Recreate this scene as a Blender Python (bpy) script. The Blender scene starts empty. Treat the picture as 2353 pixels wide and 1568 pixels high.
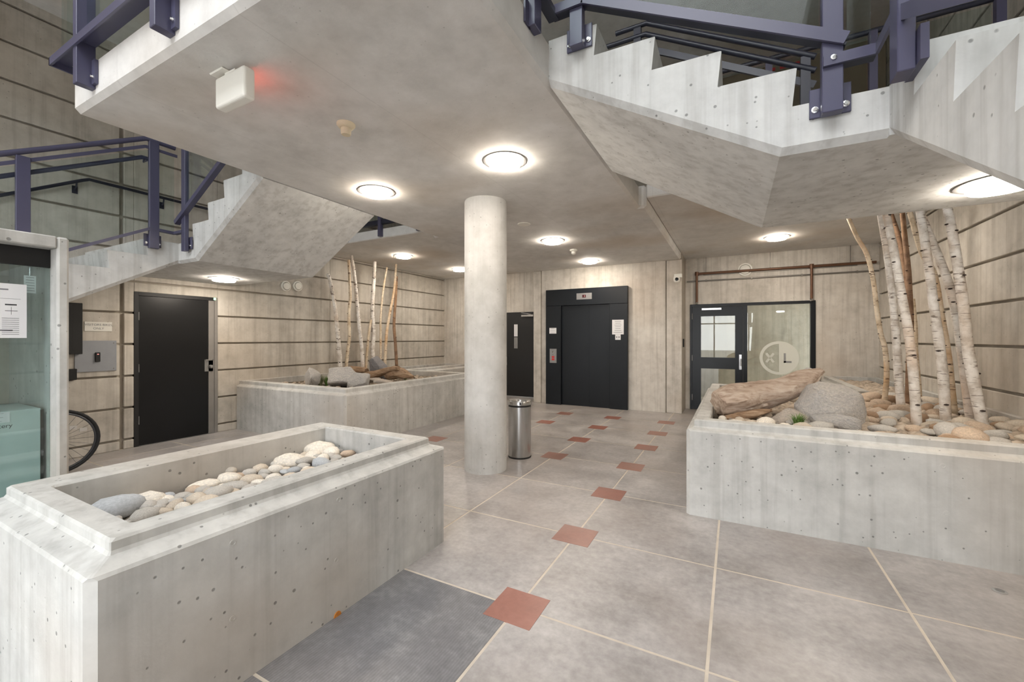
import bpy, bmesh, math, random
from mathutils import Vector, Matrix, noise
random.seed(7)
PI = math.pi
C = bpy.context.scene.collection
sc = bpy.context.scene

# ------------------------------------------------------------------ camera
FPX, CX, CY, EYE = 960.0, 1176.5, 778.0, 1.45
ANG = math.atan((1687 - CX) / FPX)
cam = bpy.data.cameras.new('camera')
cam_o = bpy.data.objects.new('camera', cam); C.objects.link(cam_o)
cam.sensor_width = 36.0
cam.lens = FPX / 2353 * 36
cam.shift_y = -6.0 / 2353
cam.clip_start = 0.05
cam_o.location = (0, 0, EYE)
cam_o.rotation_euler = (PI / 2, 0, ANG)
sc.camera = cam_o

# ------------------------------------------------------------------ world, exposure
w = bpy.data.worlds.new('world'); sc.world = w
w.use_nodes = True
bg = w.node_tree.nodes['Background']
bg.inputs[0].default_value = (0.95, 0.975, 1.0, 1)
bg.inputs[1].default_value = 8.0
sc.cycles.diffuse_bounces = 4
sc.cycles.use_light_tree = False
sc.cycles.glossy_bounces = 3
sc.cycles.max_bounces = 8
sc.cycles.adaptive_threshold = 0.08
sc.view_settings.view_transform = 'Standard'
sc.view_settings.look = 'None'
sc.view_settings.gamma = 1
sc.view_settings.use_curve_mapping = False
sc.view_settings.exposure = 0.0
LAMP = 110.0            # emission of the ceiling lamp diffusers

# ------------------------------------------------------------------ pixel -> place
RX, RY = math.cos(ANG), math.sin(ANG)
FX, FY = -math.sin(ANG), math.cos(ANG)
def ray(u, v):
    x = (u - CX) / FPX
    return FX + x * RX, FY + x * RY, (CY - v) / FPX
def atz(u, v, z=0.0):
    d = ray(u, v); t = (z - EYE) / d[2]
    return Vector((d[0] * t, d[1] * t, z))
def atx(u, v, X):
    d = ray(u, v); t = X / d[0]
    return Vector((X, d[1] * t, EYE + d[2] * t))
def aty(u, v, Y):
    d = ray(u, v); t = Y / d[1]
    return Vector((d[0] * t, Y, EYE + d[2] * t))

# ------------------------------------------------------------------ materials
def S(r, g, b):
    f = lambda c: ((c / 255 + 0.055) / 1.055) ** 2.4 if c > 10 else c / 255 / 12.92
    return (f(r), f(g), f(b), 1)
class NT:
    def __init__(s, name):
        s.m = bpy.data.materials.new(name); s.m.use_nodes = True
        s.t = s.m.node_tree; s.b = s.t.nodes['Principled BSDF']
        s.geo = None
    def n(s, kind, **kw):
        o = s.t.nodes.new(kind)
        for k, v in kw.items(): setattr(o, k, v)
        return o
    def l(s, a, b): s.t.links.new(a, b)
    def pos(s, scale=(1, 1, 1)):
        if s.geo is None: s.geo = s.n('ShaderNodeNewGeometry')
        mp = s.n('ShaderNodeMapping'); mp.inputs['Scale'].default_value = scale
        s.l(s.geo.outputs['Position'], mp.inputs[0]); return mp.outputs[0]
    def objpos(s, scale=(1, 1, 1)):
        tc = s.n('ShaderNodeTexCoord')
        mp = s.n('ShaderNodeMapping'); mp.inputs['Scale'].default_value = scale
        s.l(tc.outputs['Object'], mp.inputs[0]); return mp.outputs[0]
    def noise(s, vec, scale, detail=5, rough=0.55):
        o = s.n('ShaderNodeTexNoise'); o.inputs['Scale'].default_value = scale
        o.inputs['Detail'].default_value = detail; o.inputs['Roughness'].default_value = rough
        s.l(vec, o.inputs['Vector']); return o.outputs[0]
    def ramp(s, fac, stops):
        o = s.n('ShaderNodeValToRGB'); e = o.color_ramp.elements
        while len(e) < len(stops): e.new(0.5)
        for i, (p, c) in enumerate(stops):
            e[i].position = p; e[i].color = c if len(c) == 4 else (*c, 1)
        s.l(fac, o.inputs[0]); return o.outputs[0]
    def mix(s, fac, a, b, mode='MIX'):
        o = s.n('ShaderNodeMix', data_type='RGBA', blend_type=mode)
        for sock, v in ((o.inputs[0], fac), (o.inputs[6], a), (o.inputs[7], b)):
            if hasattr(v, 'links'): s.l(v, sock)
            else: sock.default_value = v
        return o.outputs[2]
    def math(s, op, a, b=0.0):
        o = s.n('ShaderNodeMath', operation=op)
        for i, v in enumerate((a, b)):
            if hasattr(v, 'links'): s.l(v, o.inputs[i])
            else: o.inputs[i].default_value = v
        return o.outputs[0]
    def bump(s, h, strength, dist=0.01, chain=None):
        o = s.n('ShaderNodeBump'); o.inputs['Strength'].default_value = strength
        o.inputs['Distance'].default_value = dist
        s.l(h, o.inputs['Height'])
        if chain is not None: s.l(chain, o.inputs['Normal'])
        return o.outputs[0]
    def col(s, v):
        if hasattr(v, 'links'): s.l(v, s.b.inputs['Base Color'])
        else: s.b.inputs['Base Color'].default_value = v
    def rough(s, v):
        if hasattr(v, 'links'): s.l(v, s.b.inputs['Roughness'])
        else: s.b.inputs['Roughness'].default_value = v

def concrete(name, dark, mid, light, streak=0.0, pits=1.0, psize=0.0, stain=None, stain_amt=0.3, big=0.9, obj_random=0.0, seam=None):
    m = NT(name); p = m.pos()
    n1 = m.noise(p, big, 4, 0.6)
    n2 = m.noise(p, 6.5, 4, 0.65)
    f = m.math('ADD', m.math('MULTIPLY', n1, 0.6), m.math('MULTIPLY', n2, 0.4))
    c = m.ramp(f, [(0.34, dark), (0.5, mid), (0.66, light)])
    if streak:
        st = m.noise(m.pos((9, 9, 0.35)), 1.6, 3, 0.6)
        c = m.mix(streak, c, m.ramp(st, [(0.35, (0.55, 0.53, 0.5, 1)), (0.5, (1, 1, 1, 1)), (0.7, (1.16, 1.15, 1.13, 1))]), 'MULTIPLY')
    if stain:
        sn = m.noise(p, 0.55, 2, 0.6)
        c = m.mix(m.math('MULTIPLY', m.ramp(sn, [(0.48, (0, 0, 0, 1)), (0.66, (1, 1, 1, 1))]), stain_amt), c, stain)
    vo = m.n('ShaderNodeTexVoronoi'); vo.inputs['Scale'].default_value = 17
    m.l(p, vo.inputs['Vector'])
    pit = m.ramp(m.math('ADD', vo.outputs['Distance'], m.math('MULTIPLY', m.noise(p, 5, 0), 0.14)), [(0.105 + psize, (0, 0, 0, 1)), (0.15 + psize, (1, 1, 1, 1))])
    c = m.mix(0.55 * pits, c, pit, 'MULTIPLY')
    if seam:
        sx = m.n('ShaderNodeSeparateXYZ'); m.l(m.pos(), sx.inputs[0])
        fr_ = m.math('FRACT', m.math('MULTIPLY', m.math('ADD', sx.outputs[0], seam[0]), 1 / seam[1]))
        c = m.mix(0.16, c, m.ramp(fr_, [(0.0, (0, 0, 0, 1)), (0.006, (1, 1, 1, 1))]), 'MULTIPLY')
    if obj_random:
        oi = m.n('ShaderNodeObjectInfo')
        c = m.mix(1.0, c, m.ramp(oi.outputs['Random'], [(0, (1 - obj_random,) * 3), (1, (1 + obj_random * 0.6,) * 3)]), 'MULTIPLY')
    m.col(c); m.rough(0.78)
    fine = m.noise(p, 60, 2, 0.6)
    hgt = m.math('ADD', m.math('MULTIPLY', fine, 0.25), m.math('MULTIPLY', pit, 0.8 * pits))
    m.l(m.bump(hgt, 0.4, 0.006), m.b.inputs['Normal'])
    return m.m
M = {}
M['wall'] = concrete('board_marked_concrete', S(168, 162, 152), S(194, 188, 178), S(211, 206, 197), streak=0.35, pits=0.6, stain=S(172, 156, 136), stain_amt=0.3, obj_random=0.06)
M['core'] = concrete('core_concrete', S(176, 170, 160), S(201, 195, 186), S(217, 212, 203), streak=0.35, pits=0.8, stain=S(170, 146, 120), stain_amt=0.3)
M['slab'] = concrete('slab_concrete', S(196, 194, 191), S(214, 212, 209), S(228, 226, 224), streak=0.0, pits=0.35, stain=S(184, 168, 148), stain_amt=0.55, big=0.8, seam=(3.27, 1.22))
M['stair'] = concrete('stair_concrete', S(180, 180, 178), S(200, 200, 198), S(215, 215, 213), streak=0.35, pits=0.9, psize=0.03)
M['planter'] = concrete('planter_concrete', S(164, 163, 159), S(188, 187, 183), S(206, 205, 201), streak=0.3, pits=1.0, psize=0.035, stain=S(166, 152, 136), stain_amt=0.5)
M['column'] = concrete('column_concrete', S(186, 185, 181), S(205, 204, 201), S(219, 218, 215), streak=0.15, pits=0.8, psize=0.02)
M['groove'] = concrete('groove_concrete', S(150, 142, 130), S(168, 160, 147), S(180, 172, 160), pits=0.2)

def floor_mat(name, dark, mid, light, rip=False):
    m = NT(name); p = m.pos()
    n1 = m.noise(p, 1.9, 5, 0.68); n2 = m.noise(p, 24, 3, 0.65)
    f = m.math('ADD', m.math('MULTIPLY', n1, 0.7), m.math('MULTIPLY', n2, 0.3))
    c = m.ramp(f, [(0.33, dark), (0.5, mid), (0.68, light)])
    wm = m.noise(p, 0.8, 3)
    c = m.mix(m.math('MULTIPLY', m.ramp(wm, [(0.45, (0, 0, 0, 1)), (0.65, (1, 1, 1, 1))]), 0.35), c, S(150, 138, 129))
    oi = m.n('ShaderNodeObjectInfo')
    c = m.mix(1.0, c, m.ramp(oi.outputs['Random'], [(0, (0.93,) * 3), (1, (1.07,) * 3)]), 'MULTIPLY')
    if rip:
        wv = m.n('ShaderNodeTexWave'); wv.inputs['Scale'].default_value = 22; wv.inputs['Distortion'].default_value = 2.5
        m.l(p, wv.inputs[0])
        c = m.mix(0.16, c, m.ramp(wv.outputs[1], [(0.3, (0.6,) * 3), (0.7, (1.5,) * 3)]), 'MULTIPLY')
    m.col(c)
    m.rough(m.ramp(n1, [(0.3, (0.30,) * 3), (0.7, (0.40,) * 3)]))
    m.b.inputs['Specular IOR Level'].default_value = 0.45
    m.l(m.bump(n2, 0.06, 0.004), m.b.inputs['Normal'])
    return m.m
M['tile'] = floor_mat('floor_tile_grey', S(128, 124, 122), S(157, 153, 151), S(184, 180, 178))
M['tile_dark'] = floor_mat('floor_tile_dark', S(94, 94, 97), S(114, 114, 117), S(142, 142, 144), True)
M['tile_red'] = floor_mat('floor_tile_terracotta', S(128, 86, 76), S(144, 98, 86), S(156, 110, 98))
def plain(name, col, rough=0.5, metal=0.0, spec=0.5, var=0.0, scale=8):
    m = NT(name)
    if var:
        n = m.noise(m.pos(), scale, 5)
        m.col(m.mix(1.0, col, m.ramp(n, [(0.3, (1 - var,) * 3), (0.7, (1 + var,) * 3)]), 'MULTIPLY'))
    else: m.col(col)
    m.rough(rough); m.b.inputs['Metallic'].default_value = metal
    m.b.inputs['Specular IOR Level'].default_value = spec
    return m.m
M['grout'] = plain('grout', S(196, 186, 172), 0.8, var=0.1)
M['ground'] = plain('outdoor_paving', S(150, 147, 142), 0.9, var=0.1)
M['purple'] = plain('purple_paint', S(76, 75, 98), 0.32, 0.0, 0.5, 0.06, 3)
M['navy'] = plain('dark_navy_paint', S(40, 42, 56), 0.3, 0.0, 0.5)
M['black'] = plain('black_paint', S(15, 16, 18), 0.32, 0.0, 0.35, 0.15, 3)
M['black_dull'] = plain('black_dull', S(20, 20, 21), 0.55)
M['blackblue'] = plain('black_blue_paint', S(15, 19, 24), 0.34, 0.0, 0.32, 0.12, 3)
M['steel'] = plain('brushed_steel', S(196, 196, 196), 0.26, 1.0)
M['steel_dull'] = plain('dull_steel', S(150, 149, 148), 0.5, 0.8, var=0.08)
M['chrome'] = plain('chrome', S(220, 220, 220), 0.15, 1.0)
M['white'] = plain('white_plastic', S(232, 230, 222), 0.4)
M['cream'] = plain('cream_plastic', S(214, 200, 172), 0.45)
M['paper'] = plain('paper', S(226, 226, 228), 0.8)
M['print'] = plain('print_grey', S(120, 120, 124), 0.8)
M['ink'] = plain('print_dark', S(60, 60, 64), 0.8)
M['copper'] = plain('brown_pipe', S(108, 78, 60), 0.4, 0.5, var=0.1)
M['conduit'] = plain('grey_conduit', S(128, 124, 118), 0.45, 0.6)
M['greyplate'] = plain('grey_painted_plate', S(150, 153, 158), 0.5, 0.2, var=0.05)
M['frame_grey'] = plain('grey_door_jamb', S(140, 136, 132), 0.5, 0.3, var=0.06)
M['cabinet'] = plain('green_grey_metal', S(196, 208, 206), 0.4, 0.1, var=0.05)
M['rubber'] = plain('tyre_rubber', S(26, 26, 27), 0.7)
M['rim'] = plain('grey_rim', S(90, 92, 96), 0.3, 0.8)
M['reflector'] = plain('white_reflector', S(200, 196, 190), 0.4)
M['orange'] = plain('orange_rust', S(190, 120, 50), 0.8, var=0.2, scale=60)
M['redprint'] = plain('red_print', S(196, 50, 50), 0.6)
M['brownwall'] = plain('brown_upper_wall', S(134, 118, 100), 0.85, var=0.06, scale=2)
def emit(name, col, s):
    m = NT(name); m.col((0.8, 0.8, 0.8, 1))
    m.b.inputs['Emission Color'].default_value = col; m.b.inputs['Emission Strength'].default_value = s
    return m.m
M['lamp'] = emit('warm_diffuser', (1.0, 0.89, 0.76, 1), LAMP)
M['led_red'] = emit('red_led', (1.0, 0.02, 0.03, 1), 0.7)
M['tube'] = emit('neutral_tube', (1.0, 0.93, 0.82, 1), 16)
M['led_dark'] = plain('dark_red_window', S(60, 8, 12), 0.3)
M['exit_red'] = emit('red_exit_letters', (1.0, 0.05, 0.03, 1), 14)
M['led_green'] = emit('green_led', (0.3, 1.0, 0.5, 1), 2)
def glass(name, tint, refl=0.10, rough=0.0, frost=0.0):
    m = bpy.data.materials.new(name); m.use_nodes = True; t = m.node_tree; t.nodes.clear()
    out = t.nodes.new('ShaderNodeOutputMaterial'); tr = t.nodes.new('ShaderNodeBsdfTransparent'); gl = t.nodes.new('ShaderNodeBsdfGlossy')
    tr.inputs[0].default_value = tint; gl.inputs['Roughness'].default_value = rough; gl.inputs[0].default_value = (1, 1, 1, 1)
    lw = t.nodes.new('ShaderNodeLayerWeight'); lw.inputs[0].default_value = 0.25
    mp = t.nodes.new('ShaderNodeMapRange'); mp.inputs[3].default_value = refl; mp.inputs[4].default_value = 0.30
    t.links.new(lw.outputs['Fresnel'], mp.inputs[0])
    mx = t.nodes.new('ShaderNodeMixShader'); t.links.new(mp.outputs[0], mx.inputs[0]); t.links.new(tr.outputs[0], mx.inputs[1]); t.links.new(gl.outputs[0], mx.inputs[2])
    last = mx.outputs[0]
    if frost:
        df = t.nodes.new('ShaderNodeBsdfDiffuse'); df.inputs[0].default_value = S(246, 246, 238)
        m2 = t.nodes.new('ShaderNodeMixShader'); m2.inputs[0].default_value = frost
        t.links.new(last, m2.inputs[1]); t.links.new(df.outputs[0], m2.inputs[2]); last = m2.outputs[0]
    t.links.new(last, out.inputs[0]); return m
M['glass'] = glass('rail_glass', (0.91, 0.955, 0.95, 1), 0.0)
M['glass_clear'] = glass('door_glass', (0.90, 0.92, 0.88, 1), 0.035)
M['glass_booth'] = glass('booth_glass', (0.88, 0.94, 0.935, 1), 0.06)
M['frost'] = glass('frosted_film', (0.9, 0.9, 0.86, 1), 0.02, 0.2, 0.55)

def stone_mat(name, stops, bumpy, vein=False, scale=9):
    m = NT(name); oi = m.n('ShaderNodeObjectInfo'); p = m.objpos()
    base = m.ramp(oi.outputs['Random'], stops)
    n = m.noise(p, scale, 7, 0.6)
    c = m.mix(1.0, base, m.ramp(n, [(0.3, (0.78,) * 3), (0.7, (1.14,) * 3)]), 'MULTIPLY')
    if vein:
        v = m.noise(m.objpos((1, 1, 3)), 2.2, 6, 0.7)
        c = m.mix(0.8, c, m.ramp(v, [(0.46, (1, 1, 1, 1)), (0.5, (1.3, 1.27, 1.2, 1)), (0.54, (1, 1, 1, 1))]), 'MULTIPLY')
    m.col(c); m.rough(0.75)
    m.l(m.bump(n, bumpy, 0.02), m.b.inputs['Normal'])
    return m.m
M['pebble'] = stone_mat('river_pebble', [(0.0, S(176, 168, 158)), (0.2, S(150, 146, 140)), (0.38, S(196, 186, 172)), (0.55, S(164, 152, 138)), (0.7, S(212, 204, 194)), (0.85, S(140, 142, 144)), (1.0, S(186, 168, 152))], 0.08)
M['pebble_warm'] = stone_mat('tan_pebble', [(0.0, S(168, 152, 132)), (0.25, S(146, 134, 122)), (0.5, S(182, 164, 144)), (0.75, S(190, 172, 156)), (1.0, S(134, 128, 122))], 0.08)
M['pebble_white'] = stone_mat('white_pebble', [(0.0, S(222, 214, 202)), (1.0, S(206, 198, 186))], 0.1, True, 6)
M['pebble_blue'] = stone_mat('blue_grey_pebble', [(0.0, S(184, 187, 190)), (1.0, S(176, 180, 184))], 0.06)
M['boulder'] = stone_mat('grey_boulder', [(0.0, S(178, 175, 172)), (0.5, S(188, 184, 180)), (1.0, S(172, 171, 171))], 0.8, True, 14)
M['boulder_tan'] = stone_mat('tan_boulder', [(0.0, S(194, 182, 170)), (1.0, S(186, 176, 166))], 0.8, True, 12)
M['boulder_dark'] = stone_mat('dark_boulder', [(0.0, S(120, 120, 126)), (1.0, S(130, 128, 130))], 0.7, True, 12)
for nm, c in (('peb_white', (226, 219, 208)), ('peb_cream', (206, 193, 176)), ('peb_grey', (190, 185, 178)), ('peb_blue', (176, 179, 182)), ('peb_tan', (192, 172, 152)), ('peb_brown', (164, 136, 110))):
    d_ = tuple(int(k * 0.93) for k in c)
    M[nm] = stone_mat(nm, [(0.0, S(*d_)), (1.0, S(*c))], 0.08, nm in ('peb_white', 'peb_tan'))
def fill_mat(name, a, b, c_):
    m = NT(name); n = m.noise(m.pos(), 16, 3)
    m.col(m.ramp(n, [(0.35, a), (0.5, b), (0.65, c_)])); m.rough(0.8); return m.m
M['pebble_fill'] = fill_mat('pebble_fill', S(150, 146, 140), S(190, 180, 168), S(214, 206, 196))
M['pebble_fill_warm'] = fill_mat('pebble_fill_warm', S(140, 130, 118), S(180, 164, 146), S(196, 182, 166))
def gravel_mat():
    m = NT('gravel'); p = m.pos()
    vo = m.n('ShaderNodeTexVoronoi'); vo.inputs['Scale'].default_value = 22; m.l(p, vo.inputs['Vector'])
    c = m.mix(1.0, m.ramp(vo.outputs['Color'], [(0.1, S(112, 102, 90)), (0.5, S(150, 138, 122)), (0.9, S(180, 166, 148))]),
              m.ramp(vo.outputs['Distance'], [(0.2, (1, 1, 1, 1)), (0.6, (0.35, 0.33, 0.3, 1))]), 'MULTIPLY')
    m.col(c); m.rough(0.9); m.l(m.bump(vo.outputs['Distance'], -0.9, 0.02), m.b.inputs['Normal'])
    return m.m
M['gravel'] = gravel_mat()
def wood_mat(name, dark, mid, light, scale=(3, 3, 3)):
    m = NT(name); p = m.objpos()
    n = m.noise(m.objpos((2, 14, 14)), 2.4, 8, 0.65); n2 = m.noise(p, 4, 5)
    f = m.math('ADD', m.math('MULTIPLY', n, 0.7), m.math('MULTIPLY', n2, 0.3))
    m.col(m.ramp(f, [(0.34, dark), (0.5, mid), (0.66, light)])); m.rough(0.85)
    m.l(m.bump(n, 0.5, 0.02), m.b.inputs['Normal']); return m.m
M['drift'] = wood_mat('driftwood_grey', S(136, 112, 94), S(180, 160, 143), S(204, 190, 175))
M['drift_brown'] = wood_mat('driftwood_brown', S(88, 66, 48), S(150, 122, 96), S(184, 160, 134))
def birch_mat(name, a, b, scar, orange=0.2):
    m = NT(name); p = m.pos()
    n = m.noise(m.pos((5, 5, 5)), 2.0, 6, 0.6)
    c = m.ramp(n, [(0.38, a), (0.58, b)])
    o = m.noise(m.pos((1, 1, 0.8)), 2.3, 3)
    c = m.mix(m.math('MULTIPLY', m.ramp(o, [(0.5, (0, 0, 0, 1)), (0.68, (1, 1, 1, 1))]), orange), c, S(204, 160, 112))
    ln = m.noise(m.pos((7, 7, 60)), 1.4, 4, 0.5)
    c = m.mix(m.math('MULTIPLY', m.ramp(ln, [(0.60, (0, 0, 0, 1)), (0.67, (1, 1, 1, 1))]), 0.75), c, scar)
    bl = m.noise(m.pos((4, 4, 9)), 1.5, 4, 0.5)
    c = m.mix(m.math('MULTIPLY', m.ramp(bl, [(0.64, (0, 0, 0, 1)), (0.68, (1, 1, 1, 1))]), 0.8), c, scar)
    m.col(c); m.rough(0.8); m.l(m.bump(ln, 0.3, 0.004), m.b.inputs['Normal']); return m.m
M['birch'] = birch_mat('birch_bark', S(196, 186, 174), S(232, 226, 218), S(104, 86, 72), 0.35)
M['birch_tan'] = birch_mat('tan_birch_bark', S(198, 178, 150), S(228, 212, 188), S(108, 80, 60), 0.6)
M['birch_brown'] = birch_mat('brown_birch_bark', S(116, 90, 70), S(148, 118, 94), S(80, 60, 46), 0.25)
M['scar'] = plain('bark_scar', S(62, 50, 44), 0.9)
M['grass'] = plain('green_blades', S(98, 128, 62), 0.6, var=0.25, scale=30)
M['grass_dry'] = plain('pale_green_blades', S(140, 146, 112), 0.6, var=0.2, scale=30)

# ------------------------------------------------------------------ mesh helpers
class MB:
    """collects geometry in world space; build() links it as one mesh object"""
    def __init__(s): s.bm = bmesh.new()
    def box(s, x0, x1, y0, y1, z0, z1):
        b = s.bm
        v = [b.verts.new((x, y, z)) for z in (z0, z1) for (x, y) in ((x0, y0), (x1, y0), (x1, y1), (x0, y1))]
        for f in ((3, 2, 1, 0), (4, 5, 6, 7), (0, 1, 5, 4), (1, 2, 6, 5), (2, 3, 7, 6), (3, 0, 4, 7)): b.faces.new([v[i] for i in f])
        return s
    def prism(s, pts, fn, d0, d1):
        """2-D outline pushed from d0 to d1; fn(a, b, d) gives the point"""
        b = s.bm
        A = [b.verts.new(fn(p[0], p[1], d0)) for p in pts]; B = [b.verts.new(fn(p[0], p[1], d1)) for p in pts]
        n = len(pts); b.faces.new(A); b.faces.new(B[::-1])
        for i in range(n): b.faces.new((A[i], B[i], B[(i + 1) % n], A[(i + 1) % n]))
        return s
    def bar(s, p, q, wd, ht, up=(0, 0, 1), off=(0, 0, 0)):
        p, q = Vector(p) + Vector(off), Vector(q) + Vector(off)
        d = (q - p).normalized(); upv = Vector(up)
        side = d.cross(upv)
        if side.length < 1e-4: side = d.cross(Vector((0, 1, 0)))
        side.normalize(); u2 = side.cross(d).normalized()
        b = s.bm; v = []
        for c in (p, q):
            for a, h in ((-1, -1), (1, -1), (1, 1), (-1, 1)): v.append(b.verts.new(c + side * (a * wd / 2) + u2 * (h * ht / 2)))
        for f in ((3, 2, 1, 0), (4, 5, 6, 7), (0, 1, 5, 4), (1, 2, 6, 5), (2, 3, 7, 6), (3, 0, 4, 7)): b.faces.new([v[i] for i in f])
        return s
    def tube(s, pts, r, n=12, cap=True):
        pts = [Vector(p) for p in pts]; b = s.bm; rings = []
        rs = r if isinstance(r, (list, tuple)) else [r] * len(pts)
        ref = None
        for i, p in enumerate(pts):
            d = (pts[min(i + 1, len(pts) - 1)] - pts[max(i - 1, 0)]).normalized()
            if ref is None: ref = Vector((0, 0, 1)) if abs(d.z) < 0.8 else Vector((1, 0, 0))
            a = (ref - d * ref.dot(d)).normalized(); c = d.cross(a); ref = a
            rings.append([b.verts.new(p + (a * math.cos(2 * PI * k / n) + c * math.sin(2 * PI * k / n)) * rs[i]) for k in range(n)])
        for i in range(len(rings) - 1):
            for k in range(n): b.faces.new((rings[i][k], rings[i][(k + 1) % n], rings[i + 1][(k + 1) % n], rings[i + 1][k]))
        if cap: b.faces.new(rings[0][::-1]); b.faces.new(rings[-1])
        return s
    def lathe(s, prof, c, axis='z', n=32, close=True):
        """prof: (radius, height) pairs from one end to the other"""
        b = s.bm; c = Vector(c); rings = []
        ax = {'z': ((1, 0, 0), (0, 1, 0), (0, 0, 1)), 'x': ((0, 1, 0), (0, 0, 1), (1, 0, 0)), 'y': ((0, 0, 1), (1, 0, 0), (0, 1, 0))}[axis]
        A, B_, D = map(Vector, ax)
        for r, h in prof:
            rings.append([b.verts.new(c + D * h + (A * math.cos(2 * PI * k / n) + B_ * math.sin(2 * PI * k / n)) * max(r, 1e-4)) for k in range(n)])
        for i in range(len(rings) - 1):
            for k in range(n): b.faces.new((rings[i][k], rings[i][(k + 1) % n], rings[i + 1][(k + 1) % n], rings[i + 1][k]))
        if close: b.faces.new(rings[0][::-1]); b.faces.new(rings[-1])
        return s
    def loops(s, loops, cap0=True, cap1=True):
        b = s.bm; R = [[b.verts.new(p) for p in L] for L in loops]; n = len(R[0])
        for i in range(len(R) - 1):
            for k in range(n): b.faces.new((R[i][k], R[i][(k + 1) % n], R[i + 1][(k + 1) % n], R[i + 1][k]))
        if cap0: b.faces.new(R[0][::-1])
        if cap1: b.faces.new(R[-1])
        return s
    def build(s, name, mat, parent=None, bevel=0.0, smooth=False, seg=1, angle=40, pick=None):
        bm = s.bm
        bmesh.ops.recalc_face_normals(bm, faces=bm.faces)
        if pick:      # chamfer only the edges pick() returns a weight for
            lay = bm.edges.layers.float.new('bevel_weight_edge')
            for e in bm.edges: e[lay] = pick(e.verts[0].co, e.verts[1].co)
        me = bpy.data.meshes.new(name); bm.to_mesh(me); bm.free()
        o = bpy.data.objects.new(name, me); C.objects.link(o)
        if mat is not None: me.materials.append(M[mat] if isinstance(mat, str) else mat)
        if smooth:
            for p in me.polygons: p.use_smooth = True
            try: me.set_sharp_from_angle(angle=math.radians(angle))
            except Exception: pass
        if bevel:
            md = o.modifiers.new('bevel', 'BEVEL'); md.width = bevel; md.segments = seg; md.limit_method = 'WEIGHT' if pick else 'ANGLE'; md.angle_limit = math.radians(35)
        if parent is not None:
            o.parent = parent; o.matrix_parent_inverse = Matrix.Translation(-Vector(parent.location))
        return o
def setp(o, parent):
    o.parent = parent; o.matrix_parent_inverse = Matrix.Translation(-Vector(parent.location)); return o
def tag(o, label, cat, group=None):
    o['label'] = label; o['category'] = cat
    if group: o['group'] = group
    return o
def thing(name, label, cat, loc, group=None):
    o = bpy.data.objects.new(name, None); C.objects.link(o); o.location = loc; o.empty_display_size = 0.1
    return tag(o, label, cat, group)
def struct(o): o['kind'] = 'structure'; return o
def sempty(name, loc):
    o = bpy.data.objects.new(name, None); C.objects.link(o); o.location = loc; o.empty_display_size = 0.1
    return struct(o)
XZ = lambda a, b, d: (a, d, b)      # outline in x,z pushed along y
YZ = lambda a, b, d: (d, a, b)
XY = lambda a, b, d: (a, b, d)
def text_into(mb, body, mat4, size, align='CENTER', thick=0.0):
    cu = bpy.data.curves.new('lettering', 'FONT'); cu.body = body; cu.size = size; cu.align_x = align; cu.align_y = 'CENTER'; cu.extrude = thick
    ob = bpy.data.objects.new('lettering', cu); C.objects.link(ob)
    dg = bpy.context.evaluated_depsgraph_get(); me = bpy.data.meshes.new_from_object(ob.evaluated_get(dg))
    me.transform(mat4); mb.bm.from_mesh(me)
    bpy.data.objects.remove(ob); bpy.data.curves.remove(cu); bpy.data.meshes.remove(me)
    return mb
def face_x(p):   # text plane on a wall seen from +x: right is +y
    return Matrix(((0, 0, 1, p[0]), (1, 0, 0, p[1]), (0, 1, 0, p[2]), (0, 0, 0, 1)))
def face_my(p):  # text plane on a wall seen from -y: right is +x
    return Matrix(((1, 0, 0, p[0]), (0, 0, -1, p[1]), (0, 1, 0, p[2]), (0, 0, 0, 1)))
def face_py(p):  # seen from +y: right is -x
    return Matrix(((-1, 0, 0, p[0]), (0, 0, 1, p[1]), (0, 1, 0, p[2]), (0, 0, 0, 1)))

# ------------------------------------------------------------------ dimensions
XL_, XR_ = -7.05, 2.20            # side walls
YB, YF = 9.30, -5.0               # back wall, glazed front behind the camera
ZS, ZT = 2.97, 3.235              # first slab soffit / top
ZSIDE = 3.08                      # soffit of the side slabs
ROOF = 6.4
SL, SR, SF = -3.94, -0.98, 1.10   # bridge slab left, right, front
YO = 5.0                          # far edge of the stair openings
CORE = 8.62

# ================================================================== SETTING
# ---- floor
fl = struct(MB().box(XL_ - 0.3, XR_ + 0.3, YF, 11.6, -0.2, -0.0012).build('floor', 'grout'))
PX, PY, GX, GY = 0.927, 0.933, -1.032, 2.003
red = [(0, k) for k in range(-1, 7)] + [(-1, k) for k in range(3, 7)] + [(-2, k) for k in range(5, 7)] + [(-3, 3)]
tile_me = {}
for i in range(-7, 5):
    for j in range(-8, 9):
        x0, x1 = GX + i * PX + 0.0075, GX + (i + 1) * PX - 0.0075
        y0, y1 = GY + j * PY + 0.0075, GY + (j + 1) * PY - 0.0075
        x0, x1, y0, y1 = max(x0, XL_), min(x1, XR_), max(y0, YF), min(y1, YB - 0.002)
        if x1 - x0 < 0.05 or y1 - y0 < 0.05: continue
        dk = 'tile_dark' if (i == -1 and j in (-1, -2)) else 'tile'
        MB().box(x0, x1, y0, y1, -0.02, 0).build('floor_tile', dk, fl)
for i, j in red:
    x, y = GX + i * PX, GY + j * PY
    MB().box(x - 0.135, x + 0.135, y - 0.135, y + 0.135, -0.004, 0.0015).build('terracotta_tile', 'tile_red', fl)
struct(MB().box(-30, 25, -40, YF - 0.01, -0.25, -0.05).build('ground', 'ground'))

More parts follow.
